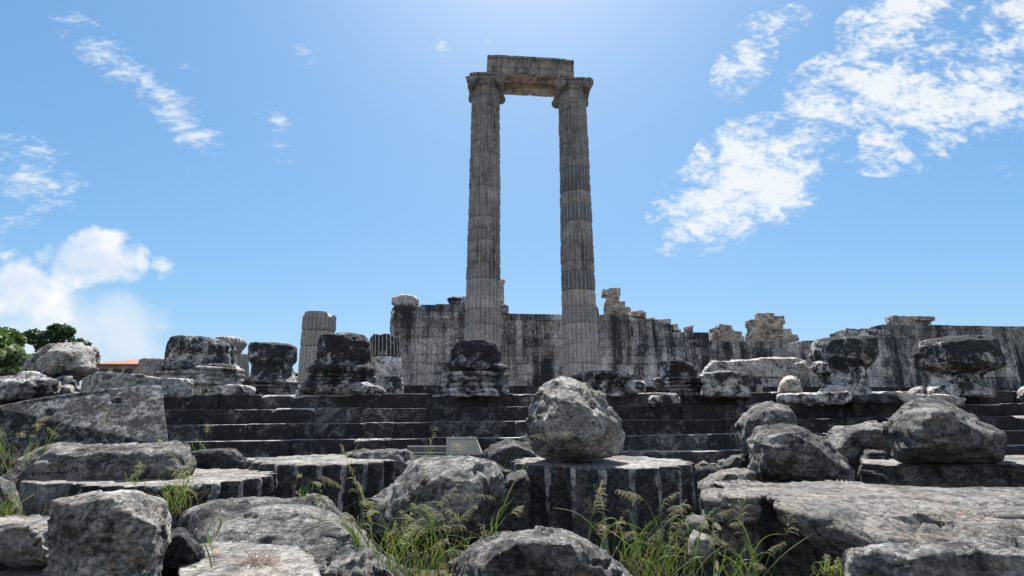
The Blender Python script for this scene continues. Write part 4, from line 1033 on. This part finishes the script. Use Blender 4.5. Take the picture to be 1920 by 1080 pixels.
rock('boulder', [(-120, 1060), (-100, 985), (0, 977), (60, 976), (100, 982), (125, 1000), (130, 1060)], 3.7, 1.2, 'slab', shrink=.85, label='flat grey rock at the left edge behind the pale boulder', cat='boulder', group=GF, rough=.02)
slab('ground_slab', [(-400, 1250), (-300, 1040), (-60, 1030), (60, 1026), (200, 1026), (330, 1040), (390, 1250)], .70, -.1, 'slab', label='flat pale slab with fallen leaves at the bottom left corner', cat='stone block', group=GF, rough=.01, chips=0)
slab('ground_slab', [(300, 1300), (340, 1034), (380, 1018), (470, 1016), (560, 1022), (590, 1040), (640, 1300)], .80, -.1, 'slab', label='flat pale slab with dry twigs at the bottom, left of the grass', cat='stone block', group=GF, rough=.012, chips=0)
rock('boulder', [(820, 1160), (850, 1062), (880, 1030), (930, 1005), (990, 996), (1060, 998), (1110, 1012), (1160, 1045), (1195, 1080), (1230, 1160)], 3.2, 1.0, 'rock', hull=True, shrink=.65, label='low grey humped rock at the bottom centre', cat='boulder', group=GF, rough=.026)
rock('boulder', [(858, 1070), (862, 1040), (880, 1026), (920, 1028), (930, 1070)], 3.9, .35, 'rock_pale', hull=True, label='small pale stone behind the bottom centre rock', cat='boulder', group=GF)
rock('boulder', [(-60, 975), (-55, 905), (0, 893), (28, 905), (42, 930), (50, 978)], 5.6, .8, 'rock_dark', hull=True, label='dark stone at the left edge before the drum slab', cat='boulder', group=GF)

def rubble():
    rng = random.Random(77); V = []; Fc = []
    for i in range(2600):
        y = 2.5 + 13.6 * rng.random() ** .8; x = rng.uniform(-.9, .9) * (y + 3); r = rng.choice((.02, .03, .05, .05, .09, .14)) * rng.uniform(.6, 1.3)
        z = .10 * mnoise.noise(Vector((x * .4, y * .4, 0))); bm = bmesh.new(); bmesh.ops.create_icosphere(bm, subdivisions=1, radius=r); k = len(V)
        for v in bm.verts:
            v.co *= rng.uniform(.7, 1.2); V.append((x + v.co.x, y + v.co.y, z + r * .3 + v.co.z * .7))
        Fc += [tuple(q.index + k for q in f.verts) for f in bm.faces]; bm.free()
    tag(link('gravel', mesh('gravel', V, Fc), 'rock'), 'small grey rubble and gravel strewn on the ground between the fallen stones', 'gravel', kind='stuff')
rubble()

# ------------------------------------------------------------------ floodlight and rail
def floodlight():
    Y = 8.6
    a = P(838, 853, Y); b = P(892, 853, Y); t = P(838, 821, Y)
    wd = b.x - a.x; h = t.z - a.z
    root = empty('floodlight', ((a.x + b.x) / 2, Y, a.z), 'grey metal floodlight box lying at the foot of the steps', 'floodlight')
    hw = wd / 2
    prof = [(.0, 0), (.0, h * .95), (.03, h), (.10, h * .97), (.30, h * .10), (.28, 0)]
    rings = [[Vector((x * (1.0 if i == 0 else 1.0), y, z)) for y, z in prof] for i, x in enumerate((-hw, hw))]
    rings[1] = [Vector((p.x + (.10 * (1 - p.z / h)), p.y, p.z)) for p in rings[1]]
    bm = bmesh.new(); v, f = ringpiece(rings); vs = [bm.verts.new(q) for q in v]; [bm.faces.new([vs[i] for i in q]) for q in f]
    bmesh.ops.recalc_face_normals(bm, faces=bm.faces); bmesh.ops.bevel(bm, geom=bm.edges[:], offset=.008, segments=2, affect='EDGES')
    me = bpy.data.meshes.new('housing'); bm.to_mesh(me); bm.free(); link('housing', me, 'metal', root)
    v, f = join([box(-hw - .012, hw + .012, -.016, .012, h * .955, h * 1.01), box(-hw - .012, -hw + .012, -.014, .012, 0, h * .95), box(hw - .012, hw + .014, -.014, .012, .0, h * .95)])
    link('door_frame', mesh('door_frame', v, f), 'metal', root)
    for x in (-hw * .62, hw * .62):
        v, f = box(x - .014, x + .014, -.03, .02, h * .93, h * 1.07); link('latch', mesh('latch', v, f), 'metal', root)
    v, f = join([box(-hw * .7, -hw * .62, .1, .14, -.45, .1), box(hw * .62, hw * .7, .1, .14, -.45, .1), box(-hw * .7, hw * .7, .08, .16, -.46, -.43)])
    link('bracket', mesh('bracket', v, f), 'metal_dark', root)
    a = P(763, 856, Y + .1); b = P(838, 856, Y + .1); L = b.x - a.x
    r2 = empty('light_rail', ((a.x + b.x) / 2, Y + .1, a.z), 'pale slotted metal rail running left from the floodlight', 'metal rail')
    hh = .17
    pcs = [box(-L / 2, L / 2, 0, .02, hh - .018, hh), box(-L / 2, L / 2, 0, .02, .05, .072), box(-L / 2, L / 2, -.05, .1, 0, .022)]
    n = 17
    for i in range(n):
        x = -L / 2 + L * (i + .5) / n; s = L / n * .45
        pcs.append(([(x - s, 0, .07), (x - s * .5, 0, .07), (x + s * .6, 0, hh - .015), (x + s * .1, 0, hh - .015), (x - s, .015, .07), (x - s * .5, .015, .07), (x + s * .6, .015, hh - .015), (x + s * .1, .015, hh - .015)],
                    [(0, 1, 2, 3), (7, 6, 5, 4), (0, 4, 5, 1), (1, 5, 6, 2), (2, 6, 7, 3), (3, 7, 4, 0)]))
    v, f = join(pcs); link('slotted_bar', mesh('slotted_bar', v, f), 'metal', r2)
    v, f = join([box(-L / 2, L / 2, .03, .06, .0, .15)]); link('backing', mesh('backing', v, f), 'metal_dark', r2)
    for x in (-L / 2 + .05, L / 2 - .08):
        v, f = box(x, x + .03, .05, .08, -.5, .05); link('support', mesh('support', v, f), 'metal_dark', r2)
floodlight()
rock('stone_block', [(750, 905), (755, 864), (800, 858), (905, 857), (912, 905)], 8.75, .9, 'rock_dark', shrink=.9, label='dark block under the floodlight', cat='stone block', group=GF)

# ------------------------------------------------------------------ trees and house beyond
def leaf_cloud(centres, n, size, rng, flat=.8):
    V = []; Fc = []
    for _ in range(n):
        c, r = rng.choice(centres)
        d = Vector((rng.gauss(0, 1), rng.gauss(0, 1), rng.gauss(0, 1))).normalized() * r * (rng.random() ** .35)
        p = Vector(c) + Vector((d.x, d.y, d.z * flat))
        a = Vector((rng.gauss(0, 1), rng.gauss(0, 1), rng.gauss(0, .6))).normalized(); b = a.cross(Vector((rng.gauss(0, 1), rng.gauss(0, 1), rng.gauss(0, 1)))).normalized()
        s = size * rng.uniform(.6, 1.4); k = len(V)
        V += [p - a * s, p - b * s * .5, p + a * s, p + b * s * .5]; Fc.append((k, k + 1, k + 2, k + 3))
    return V, Fc
def limb(p0, p1, r0, r1, n=7):
    d = (p1 - p0).normalized(); u = d.orthogonal().normalized(); v = d.cross(u)
    return ringpiece([[p + (u * math.cos(a) + v * math.sin(a)) * r for a in [2 * math.pi * i / n for i in range(n)]] for p, r in ((p0, r0), (p1, r1))])
def tree(px0, px1, ytop, ybot, Y, mat, label, seed, n=5200, leaf=.22, nb=26):
    rng = random.Random(seed)
    a = P(px0, ytop, Y); b = P(px1, ybot, Y); cx = (a.x + b.x) / 2; rw = (b.x - a.x) / 2; zt = a.z
    root = empty('leafy_tree', (cx, Y, 0), label, 'tree', 'trees beyond the ruins')
    zc = max(b.z, .8); H = zt - zc
    cs = []
    for i in range(nb):
        an = rng.uniform(0, 2 * math.pi); rad = rng.random() ** .5; zz = rng.random()
        w_ = math.sqrt(max(0, 1 - (abs(zz * 1.7 - .75)) ** 2.4)) if zz < 1 else 0
        rr = rng.uniform(.16, .30) * rw
        cs.append(((rad * (rw - rr) * w_ * math.cos(an), rad * (rw - rr) * w_ * math.sin(an), zc + (H - rr * .8) * zz), rr))
    cs.append(((0, 0, zc + H * .6), rw * .45))
    v, f = leaf_cloud(cs, n, leaf, rng); link('crown', mesh('crown', v, f), mat, root)
    pcs = [limb(Vector((0, 0, -.2)), Vector((.1, 0, zc + H * .3)), .32, .22)]
    for c, r in cs[::2]: pcs.append(limb(Vector((.05, 0, zc + H * .1)), Vector(c), .12, .03, 5))
    v, f = join(pcs); link('trunk', mesh('trunk', v, f), 'bark', root)
tree(-70, 52, 613, 700, 36, 'leaf_light', 'bright green tree cut off by the left edge', 4)
tree(52, 156, 607, 690, 48, 'leaf_dark', 'round dark green tree above the highest left boulder', 5, leaf=.26)
tree(-50, 66, 645, 740, 26, 'leaf_silver', 'silvery olive bush in front of the bright green tree', 6, leaf=.14, n=7000)
tree(545, 558, 698, 735, 60, 'leaf_dark', 'tiny far tree seen through the gap left of the tallest broken column', 9, n=900, leaf=.2, nb=8)
def house():
    Y = 55
    a = P(176, 700, Y); b = P(262, 700, Y); zt = P(200, 683, Y).z; zr = P(220, 668, Y).z
    cx = (a.x + b.x) / 2; hw = (b.x - a.x) / 2
    root = empty('tiled_house', (cx, Y, 0), 'low old house with an orange tiled roof beyond the rocks on the left', 'house')
    v, f = box(-hw, hw, 0, 7, 0, zt); link('wall', mesh('wall', v, f), 'plaster', root)
    V = [(-hw - .3, -.5, zt), (hw + .3, -.5, zt), (hw + .3, 7.5, zt), (-hw - .3, 7.5, zt), (-hw * .1, 3, zr), (hw * .1, 3, zr), (-hw - .3, -.5, zt - .12), (hw + .3, -.5, zt - .12), (hw + .3, 7.5, zt - .12), (-hw - .3, 7.5, zt - .12)]
    Fc = [(0, 1, 5, 4), (1, 2, 5), (2, 3, 4, 5), (3, 0, 4), (6, 7, 1, 0), (7, 8, 2, 1), (8, 9, 3, 2), (9, 6, 0, 3), (9, 8, 7, 6)]
    link('roof', mesh('roof', V, Fc), 'tile', root)
    v, f = join([box(hw - .3, hw + .25, 1, 1.7, 0, P(258, 678, Y).z), box(hw - .4, hw + .35, .9, 1.8, P(258, 681, Y).z, P(258, 680, Y).z)]); link('chimney', mesh('chimney', v, f), 'plaster', root)
    for x in (-hw * .6, 0, hw * .5):
        v, f = box(x - .45, x + .45, -.05, .1, zt - 1.9, zt - .5); link('window', mesh('window', v, f), 'wood', root)
house()

# ------------------------------------------------------------------ grass
def curve_pts(p0, p1, bend, sag, n=12):
    """stem from p0 to p1, bulging sideways and drooping at the tip"""
    out = []
    for i in range(n + 1):
        t = i / n; p = p0.lerp(p1, t)
        p = p + bend * math.sin(math.pi * t) ; p.z += sag * math.sin(math.pi * t ** .8)
        out.append(p)
    return out
def ribbon(pts, w0, V, Fc, rng, taper=True, fold=.35):
    side = Vector((rng.gauss(0, 1), rng.gauss(0, .5), 0)).normalized()
    n = len(pts); k = len(V)
    for i, p in enumerate(pts):
        t = i / (n - 1); wd = w0 * ((math.sin(math.pi * (.18 + .82 * t)) if taper else 1 - .6 * t))
        d = (pts[min(i + 1, n - 1)] - pts[max(i - 1, 0)]).normalized()
        s = side - d * side.dot(d); s = s.normalized(); nn = d.cross(s) * wd * fold
        V += [p + s * wd + nn, p, p - s * wd + nn]
    for i in range(n - 1):
        a = k + i * 3; Fc += [(a, a + 1, a + 4, a + 3), (a + 1, a + 2, a + 5, a + 4)]
def seedhead(pts, V, Fc, rng, nbr=26, L=.11, sp=.009, spread=.5, droop=.5):
    n = len(pts)
    tot = sum((pts[i + 1] - pts[i]).length for i in range(n - 1))
    for b in range(nbr):
        t = b / nbr * (n - 1.01); i = int(t); p = pts[i].lerp(pts[i + 1], t - i)
        d = (pts[i + 1] - pts[i]).normalized()
        out = Vector((rng.gauss(0, 1), rng.gauss(0, 1), rng.gauss(0, .4))); out = (out - d * out.dot(d)).normalized()
        l = L * (1 - .6 * b / nbr) * rng.uniform(.7, 1.2); m = 8
        q = p.copy(); v = (d * .9 + out * spread).normalized()
        pr = q.copy()
        for j in range(m):
            v = (v + Vector((0, 0, -droop * .22))).normalized(); q = q + v * l / m
            u = v.orthogonal().normalized(); k = len(V)
            V += [pr + u * .0007, pr - u * .0007, q - u * .0006, q + u * .0006]; Fc.append((k, k + 1, k + 2, k + 3))
            if j > 1:
                for _ in range(2):
                    a = (v * 1.0 + Vector((rng.gauss(0, .4), rng.gauss(0, .4), rng.gauss(0, .4)))).normalized(); c = a.orthogonal().normalized() * sp * .22; s = sp * rng.uniform(.7, 1.3)
                    k = len(V); V += [q, q + a * s * .5 + c, q + a * s, q + a * s * .5 - c]; Fc.append((k, k + 1, k + 2, k + 3))
            pr = q.copy()
GG = 'grass tufts among the fallen stones'
def tuft(bx, by, Y, label, blades=(), heads=(), xh=0, extra=0, ex_h=90, ex_w=60, seed=1, dry=False, wid=.0042, deep=.35):
    """blades: (x0,y0,x1,y1,bend_px,sag_px); heads: (x0,y0,x1,y1,bend,sag,fraction,size)"""
    rng = random.Random(seed); base = P(bx, by, Y)
    root = empty('grass_tuft', base, label, 'grass tuft', GG)
    V = []; Fc = []; s = Y / F
    def cur(x0, y0, x1, y1, bd, sg, n=12):
        a = P(x0, y0, Y + rng.uniform(-.06, .06)); b = P(x1, y1, Y + rng.uniform(-.12, .12))
        return [p - base for p in curve_pts(a, b, Vector((bd * s, rng.uniform(-.03, .03), 0)), sg * s, n)]
    for (x0, y0, x1, y1, bd, sg) in blades: ribbon(cur(x0, y0, x1, y1, bd, sg), wid * rng.uniform(.9, 1.5), V, Fc, rng)
    for i in range(int(xh * 2.2)):
        x0 = bx + rng.gauss(0, ex_w * .5); h = ex_h * rng.uniform(.6, 1.35); sd_ = rng.choice((-1, 1))
        ribbon(cur(x0, by, x0 + sd_ * h * rng.uniform(.25, .95), by - h * rng.uniform(.35, .95), -sd_ * rng.uniform(0, 16), rng.uniform(h * .1, h * .5)), wid * rng.uniform(1.0, 1.7), V, Fc, rng)
    for i in range(extra):
        x0 = bx + rng.gauss(0, ex_w * .45); h = ex_h * rng.uniform(.35, 1.1); x1 = x0 + rng.gauss(0, h * .45)
        ribbon(cur(x0, by + rng.uniform(-4, 14), x1, by - h, rng.gauss(0, 9), rng.uniform(4, h * .3)), wid * rng.uniform(.5, 1.1), V, Fc, rng)
    heads = list(heads)
    for i in range(xh):
        x0 = bx + rng.gauss(0, ex_w * .5); h = ex_h * rng.uniform(.8, 1.55); sd_ = rng.choice((-1, 1))
        heads.append((x0, by, x0 + sd_ * h * rng.uniform(.1, .7), by - h * rng.uniform(.75, 1), -sd_ * rng.uniform(0, 12), rng.uniform(4, h * .3), rng.uniform(.3, .5), rng.uniform(.6, 1.0)))
    if extra > 20:
        DV = []; DF = []
        for i in range(extra):
            x0 = bx + rng.gauss(0, ex_w * .5); h = ex_h * rng.uniform(.2, .8); x1 = x0 + rng.gauss(0, h * .8)
            ribbon(cur(x0, by + rng.uniform(-4, 14), x1, by - h, rng.gauss(0, 12), rng.uniform(4, h * .4)), wid * rng.uniform(.2, .6), DV, DF, rng)
        link('straw', mesh('straw', DV, DF), 'straw', root)
    for (x0, y0, x1, y1, bd, sg, fr, sz) in heads:
        st = cur(x0, y0, x1, y1, bd, sg, 22); k = int(22 * (1 - fr))
        ribbon(st, .0013, V, Fc, rng, taper=False)
        hv = []; hf = []
        seedhead(st[k:], hv, hf, rng, nbr=int(30 * max(.6, sz)), L=.085 * sz, sp=.0062, spread=.42, droop=.8)
        link('seed_head', mesh('seed_head', hv, hf), 'seed_dry' if dry else 'seed', root)
    if V: link('blades' if len(blades) + extra > 3 else 'stem', mesh('blades', V, Fc, False), 'blade', root)
    return root
tuft(405, 1100, 2.9, 'tall single grass stalk with a long feathery head rising beside the pale cube like boulder',
     blades=[(402, 1010, 398, 962, 8, 6), (372, 1080, 352, 1062, 0, 8), (398, 1085, 372, 1000, 4, 0), (262, 1080, 358, 1062, 0, 14), (400, 1032, 405, 965, -6, 0)],
     heads=[(408, 1090, 318, 842, 10, 12, .42, 1.0)], seed=11)
tuft(690, 1095, 3.7, 'dense grass tuft with upright pale heads left of the leaning block',
     blades=[(600, 1100, 540, 1010, -8, 30), (560, 1100, 600, 985, 0, 8), (640, 1090, 575, 1000, 0, 22), (700, 1090, 655, 985, 0, 4), (690, 1090, 650, 950, 0, 0)],
     heads=[(697, 1095, 640, 832, 12, 0, .35, .85), (592, 1100, 592, 930, 4, 0, .3, .6), (690, 1095, 742, 980, 0, 4, .5, .8), (720, 1095, 690, 935, -6, 0, .4, .8)],
     extra=38, ex_h=125, ex_w=90, seed=12, xh=6)
tuft(815, 1080, 3.9, 'arching plumed grass clump in front of the leaning block',
     blades=[(740, 1070, 835, 960, 6, 20), (770, 1080, 750, 975, 0, 8), (800, 1080, 905, 1030, 0, 24), (780, 1060, 700, 990, 0, 12)],
     heads=[(745, 1075, 925, 930, -20, 58, .42, 1.15), (760, 1080, 870, 985, -6, 34, .5, 1.1), (735, 1060, 815, 800, 6, 0, .3, .75), (770, 1085, 835, 1010, 0, 14, .5, 1.0), (800, 1085, 872, 1035, 0, 22, .55, .9), (715, 1085, 770, 960, 4, 10, .4, .8), (730, 1080, 860, 905, -6, 10, .3, .8)],
     extra=38, ex_h=120, ex_w=90, seed=13, xh=6)
tuft(905, 1030, 3.9, 'broad leaved grass spray leaning at the right end of the leaning block',
     blades=[(905, 1030, 945, 925, 6, 0), (930, 1010, 960, 940, -8, 14), (900, 1040, 985, 905, -6, 0), (890, 1060, 935, 1000, 0, 10)],
     heads=[(925, 1020, 975, 950, 6, 16, .5, .9), (930, 1060, 905, 985, 0, 6, .5, .8)], extra=6, ex_h=60, ex_w=30, seed=14, wid=.006)
tuft(955, 905, 5.0, 'light arching grass plume hanging in front of the round boulder',
     heads=[(930, 985, 1072, 812, -30, 62, .45, 1.25)], blades=[(940, 960, 1000, 850, 0, 10)], seed=15)
tuft(1105, 1095, 3.5, 'upright grass stalk with a drooping head before the centre drum',
     heads=[(1102, 1095, 1128, 905, -8, 4, .34, 1.25), (1033, 1095, 1033, 990, 0, 0, .1, .3)], blades=[(1070, 1095, 1085, 1040, 0, 4), (1100, 1060, 1085, 1010, 0, 0), (1000, 1095, 975, 1005, 0, 6)], extra=7, ex_h=80, ex_w=50, seed=16)
tuft(1155, 1040, 4.2, 'dry brownish grass head against the dark centre drum', heads=[(1150, 1030, 1165, 975, 0, 6, .7, 1.0), (1140, 1035, 1130, 985, 0, 8, .7, 1.0), (1155, 1035, 1190, 995, 0, 12, .7, .9)], dry=True, seed=17)
tuft(1225, 1095, 4.0, 'large grass clump with nodding plumes right of the bottom centre rock',
     blades=[(1170, 1095, 1200, 990, 0, 10), (1180, 1060, 1235, 975, 0, 4), (1240, 1060, 1180, 1010, 0, 16), (1250, 1080, 1320, 1010, 0, 20), (1260, 1095, 1345, 1050, 0, 24)],
     heads=[(1240, 1020, 1160, 918, 8, 28, .5, 1.1), (1215, 1030, 1290, 945, -4, 26, .5, 1.1), (1170, 1095, 1240, 990, -4, 10, .4, .9), (1270, 1095, 1260, 1000, 0, 4, .5, .9), (1300, 1095, 1290, 1010, 4, 6, .5, .8)],
     extra=42, ex_h=125, ex_w=110, seed=18, xh=7)
tuft(1400, 1095, 3.9, 'thin grass stalks in front of the huge right slab',
     blades=[(1420, 1095, 1395, 1010, 4, 6), (1400, 1090, 1440, 1035, 0, 18), (1430, 1085, 1452, 1020, 4, 14)],
     heads=[(1402, 1095, 1392, 925, -3, 3, .34, 1.0), (1440, 1095, 1482, 950, 8, 6, .4, 1.0), (1345, 1095, 1335, 975, 0, 4, .35, .8), (1455, 1095, 1410, 1055, 0, 10, .6, .7)], extra=16, ex_h=95, ex_w=55, seed=19, xh=4)
tuft(1560, 1075, 3.6, 'low pale weeds in the hollow under the huge right slab', heads=[(1555, 1085, 1550, 1040, 0, 3, .5, .6), (1560, 1085, 1572, 1045, 0, 3, .5, .6)], extra=24, ex_h=28, ex_w=40, seed=20)
tuft(30, 880, 6.7, 'pale plumed grass at the left edge in front of the huge tilted drum',
     heads=[(20, 880, -10, 800, 0, 20, .5, 1.2), (40, 870, 90, 780, -6, 24, .5, 1.3), (60, 870, 70, 795, 0, 20, .5, 1.3), (10, 860, 45, 815, 0, 22, .6, 1.2), (190, 860, 200, 765, 0, 6, .5, 1.3), (150, 870, 90, 800, 0, 10, .4, 1.0), (290, 865, 300, 828, 0, 12, .6, 1.)],
     extra=34, ex_h=80, ex_w=110, seed=21, xh=1)
tuft(5, 975, 4.9, 'bright green grass tuft at the left edge', extra=40, ex_h=60, ex_w=50, seed=22, heads=[(30, 975, 28, 925, 0, 4, .4, .7)])
tuft(385, 842, 8.0, 'thin sprig of grass against the steps on the left', heads=[(380, 845, 388, 795, 0, 2, .4, .9)], blades=[(380, 845, 355, 822, 0, 8), (378, 845, 372, 815, 0, 0)], extra=5, ex_h=25, ex_w=20, seed=23)
tuft(325, 955, 4.6, 'small grass tuft between the drum slab and the humped rock', heads=[(322, 960, 335, 905, 0, 2, .4, .8), (300, 955, 312, 925, 0, 2, .4, .6)], extra=26, ex_h=70, ex_w=32, seed=24, xh=3)
tuft(258, 905, 5.3, 'short sprig of grass on the edge of the drum slab', heads=[(253, 918, 262, 868, 0, 2, .5, .9)], extra=10, ex_h=24, ex_w=30, seed=25)
tuft(590, 930, 4.6, 'arching grass plumes before the fluted drum', heads=[(565, 928, 640, 912, 0, 24, .6, 1.1), (560, 930, 600, 905, 0, 10, .5, .9), (548, 930, 560, 890, 8, 8, .3, .5), (645, 925, 685, 940, 0, 26, .6, 1.2)], extra=6, ex_h=30, ex_w=30, seed=26)
tuft(650, 880, 6.6, 'pair of bare pale stalks rising in front of the steps left of centre', heads=[(655, 890, 642, 838, 0, 0, .3, .5)], blades=[(655, 890, 690, 808, -8, 6)], seed=27, wid=.0028)
tuft(868, 852, 8.2, 'dry feathery grass spray in front of the floodlight', heads=[(838, 856, 862, 832, 0, 8, .7, 1.2), (842, 856, 872, 838, 0, 10, .7, 1.2), (846, 856, 866, 844, 0, 8, .7, 1.0)], dry=True, seed=28)
# dry twigs and fallen leaves
def twigs():
    rng = random.Random(3); base = PH(485, 1056, .80); V = []; Fc = []
    for i in range(110):
        a = rng.uniform(-.3, math.pi + .3); l = rng.uniform(.05, .22); p = Vector((rng.gauss(0, .05), rng.gauss(0, .05), .0))
        q = p + Vector((math.cos(a) * l, rng.uniform(-.1, .1), abs(math.sin(a)) * l * .55))
        ribbon(curve_pts(p, q, Vector((0, 0, 0)), .01, 5), .0011, V, Fc, rng, taper=False)
    o = link('dry_twigs', mesh('dry_twigs', V, Fc), 'dry', None, base); tag(o, 'reddish bundle of dry twigs on the flat slab at the bottom left', 'twigs')
twigs()
def dead_leaf(px, py, Y, mat, label, ang, s=.025):
    V = []; Fc = []; n = 7
    for i in range(n):
        t = i / (n - 1); wd = math.sin(math.pi * t) * .38
        for k in (-1, 0, 1): V.append(((t - .5) * 2 * s, k * wd * s, .25 * s * abs(k) * math.sin(math.pi * t) + .15 * s * math.sin(3 * t) + .004))
    for i in range(n - 1):
        a = i * 3; Fc += [(a, a + 3, a + 4, a + 1), (a + 1, a + 4, a + 5, a + 2)]
    o = link('fallen_leaf', mesh('fallen_leaf', V, Fc, True), mat, None, P(px, py, Y)); o.rotation_euler = (.1, .1, ang)
    tag(o, label, 'leaf', 'fallen leaves')
def on_slab(px, py, z, *a, **k):
    p = PH(px, py, z); dead_leaf(px, py, p.y, *a, **k)
on_slab(41, 1052,   .715, 'leaf_orange', 'orange fallen leaf, upper one of two on the bottom left slab', .1)
on_slab(48, 1063,   .715, 'leaf_orange', 'curled brown orange leaf, lower one of two on the bottom left slab', .6)
on_slab(405, 1037, .815, 'leaf_orange', 'yellow fallen leaf beside the tall single grass stalk', .0)
dead_leaf(1803, 967, 3.65, 'leaf_red', 'red leaf lying on the huge cracked slab', .1, s=.028)

for i in range(3): sc.render.resolution_x, sc.render.resolution_y = 1024, 576
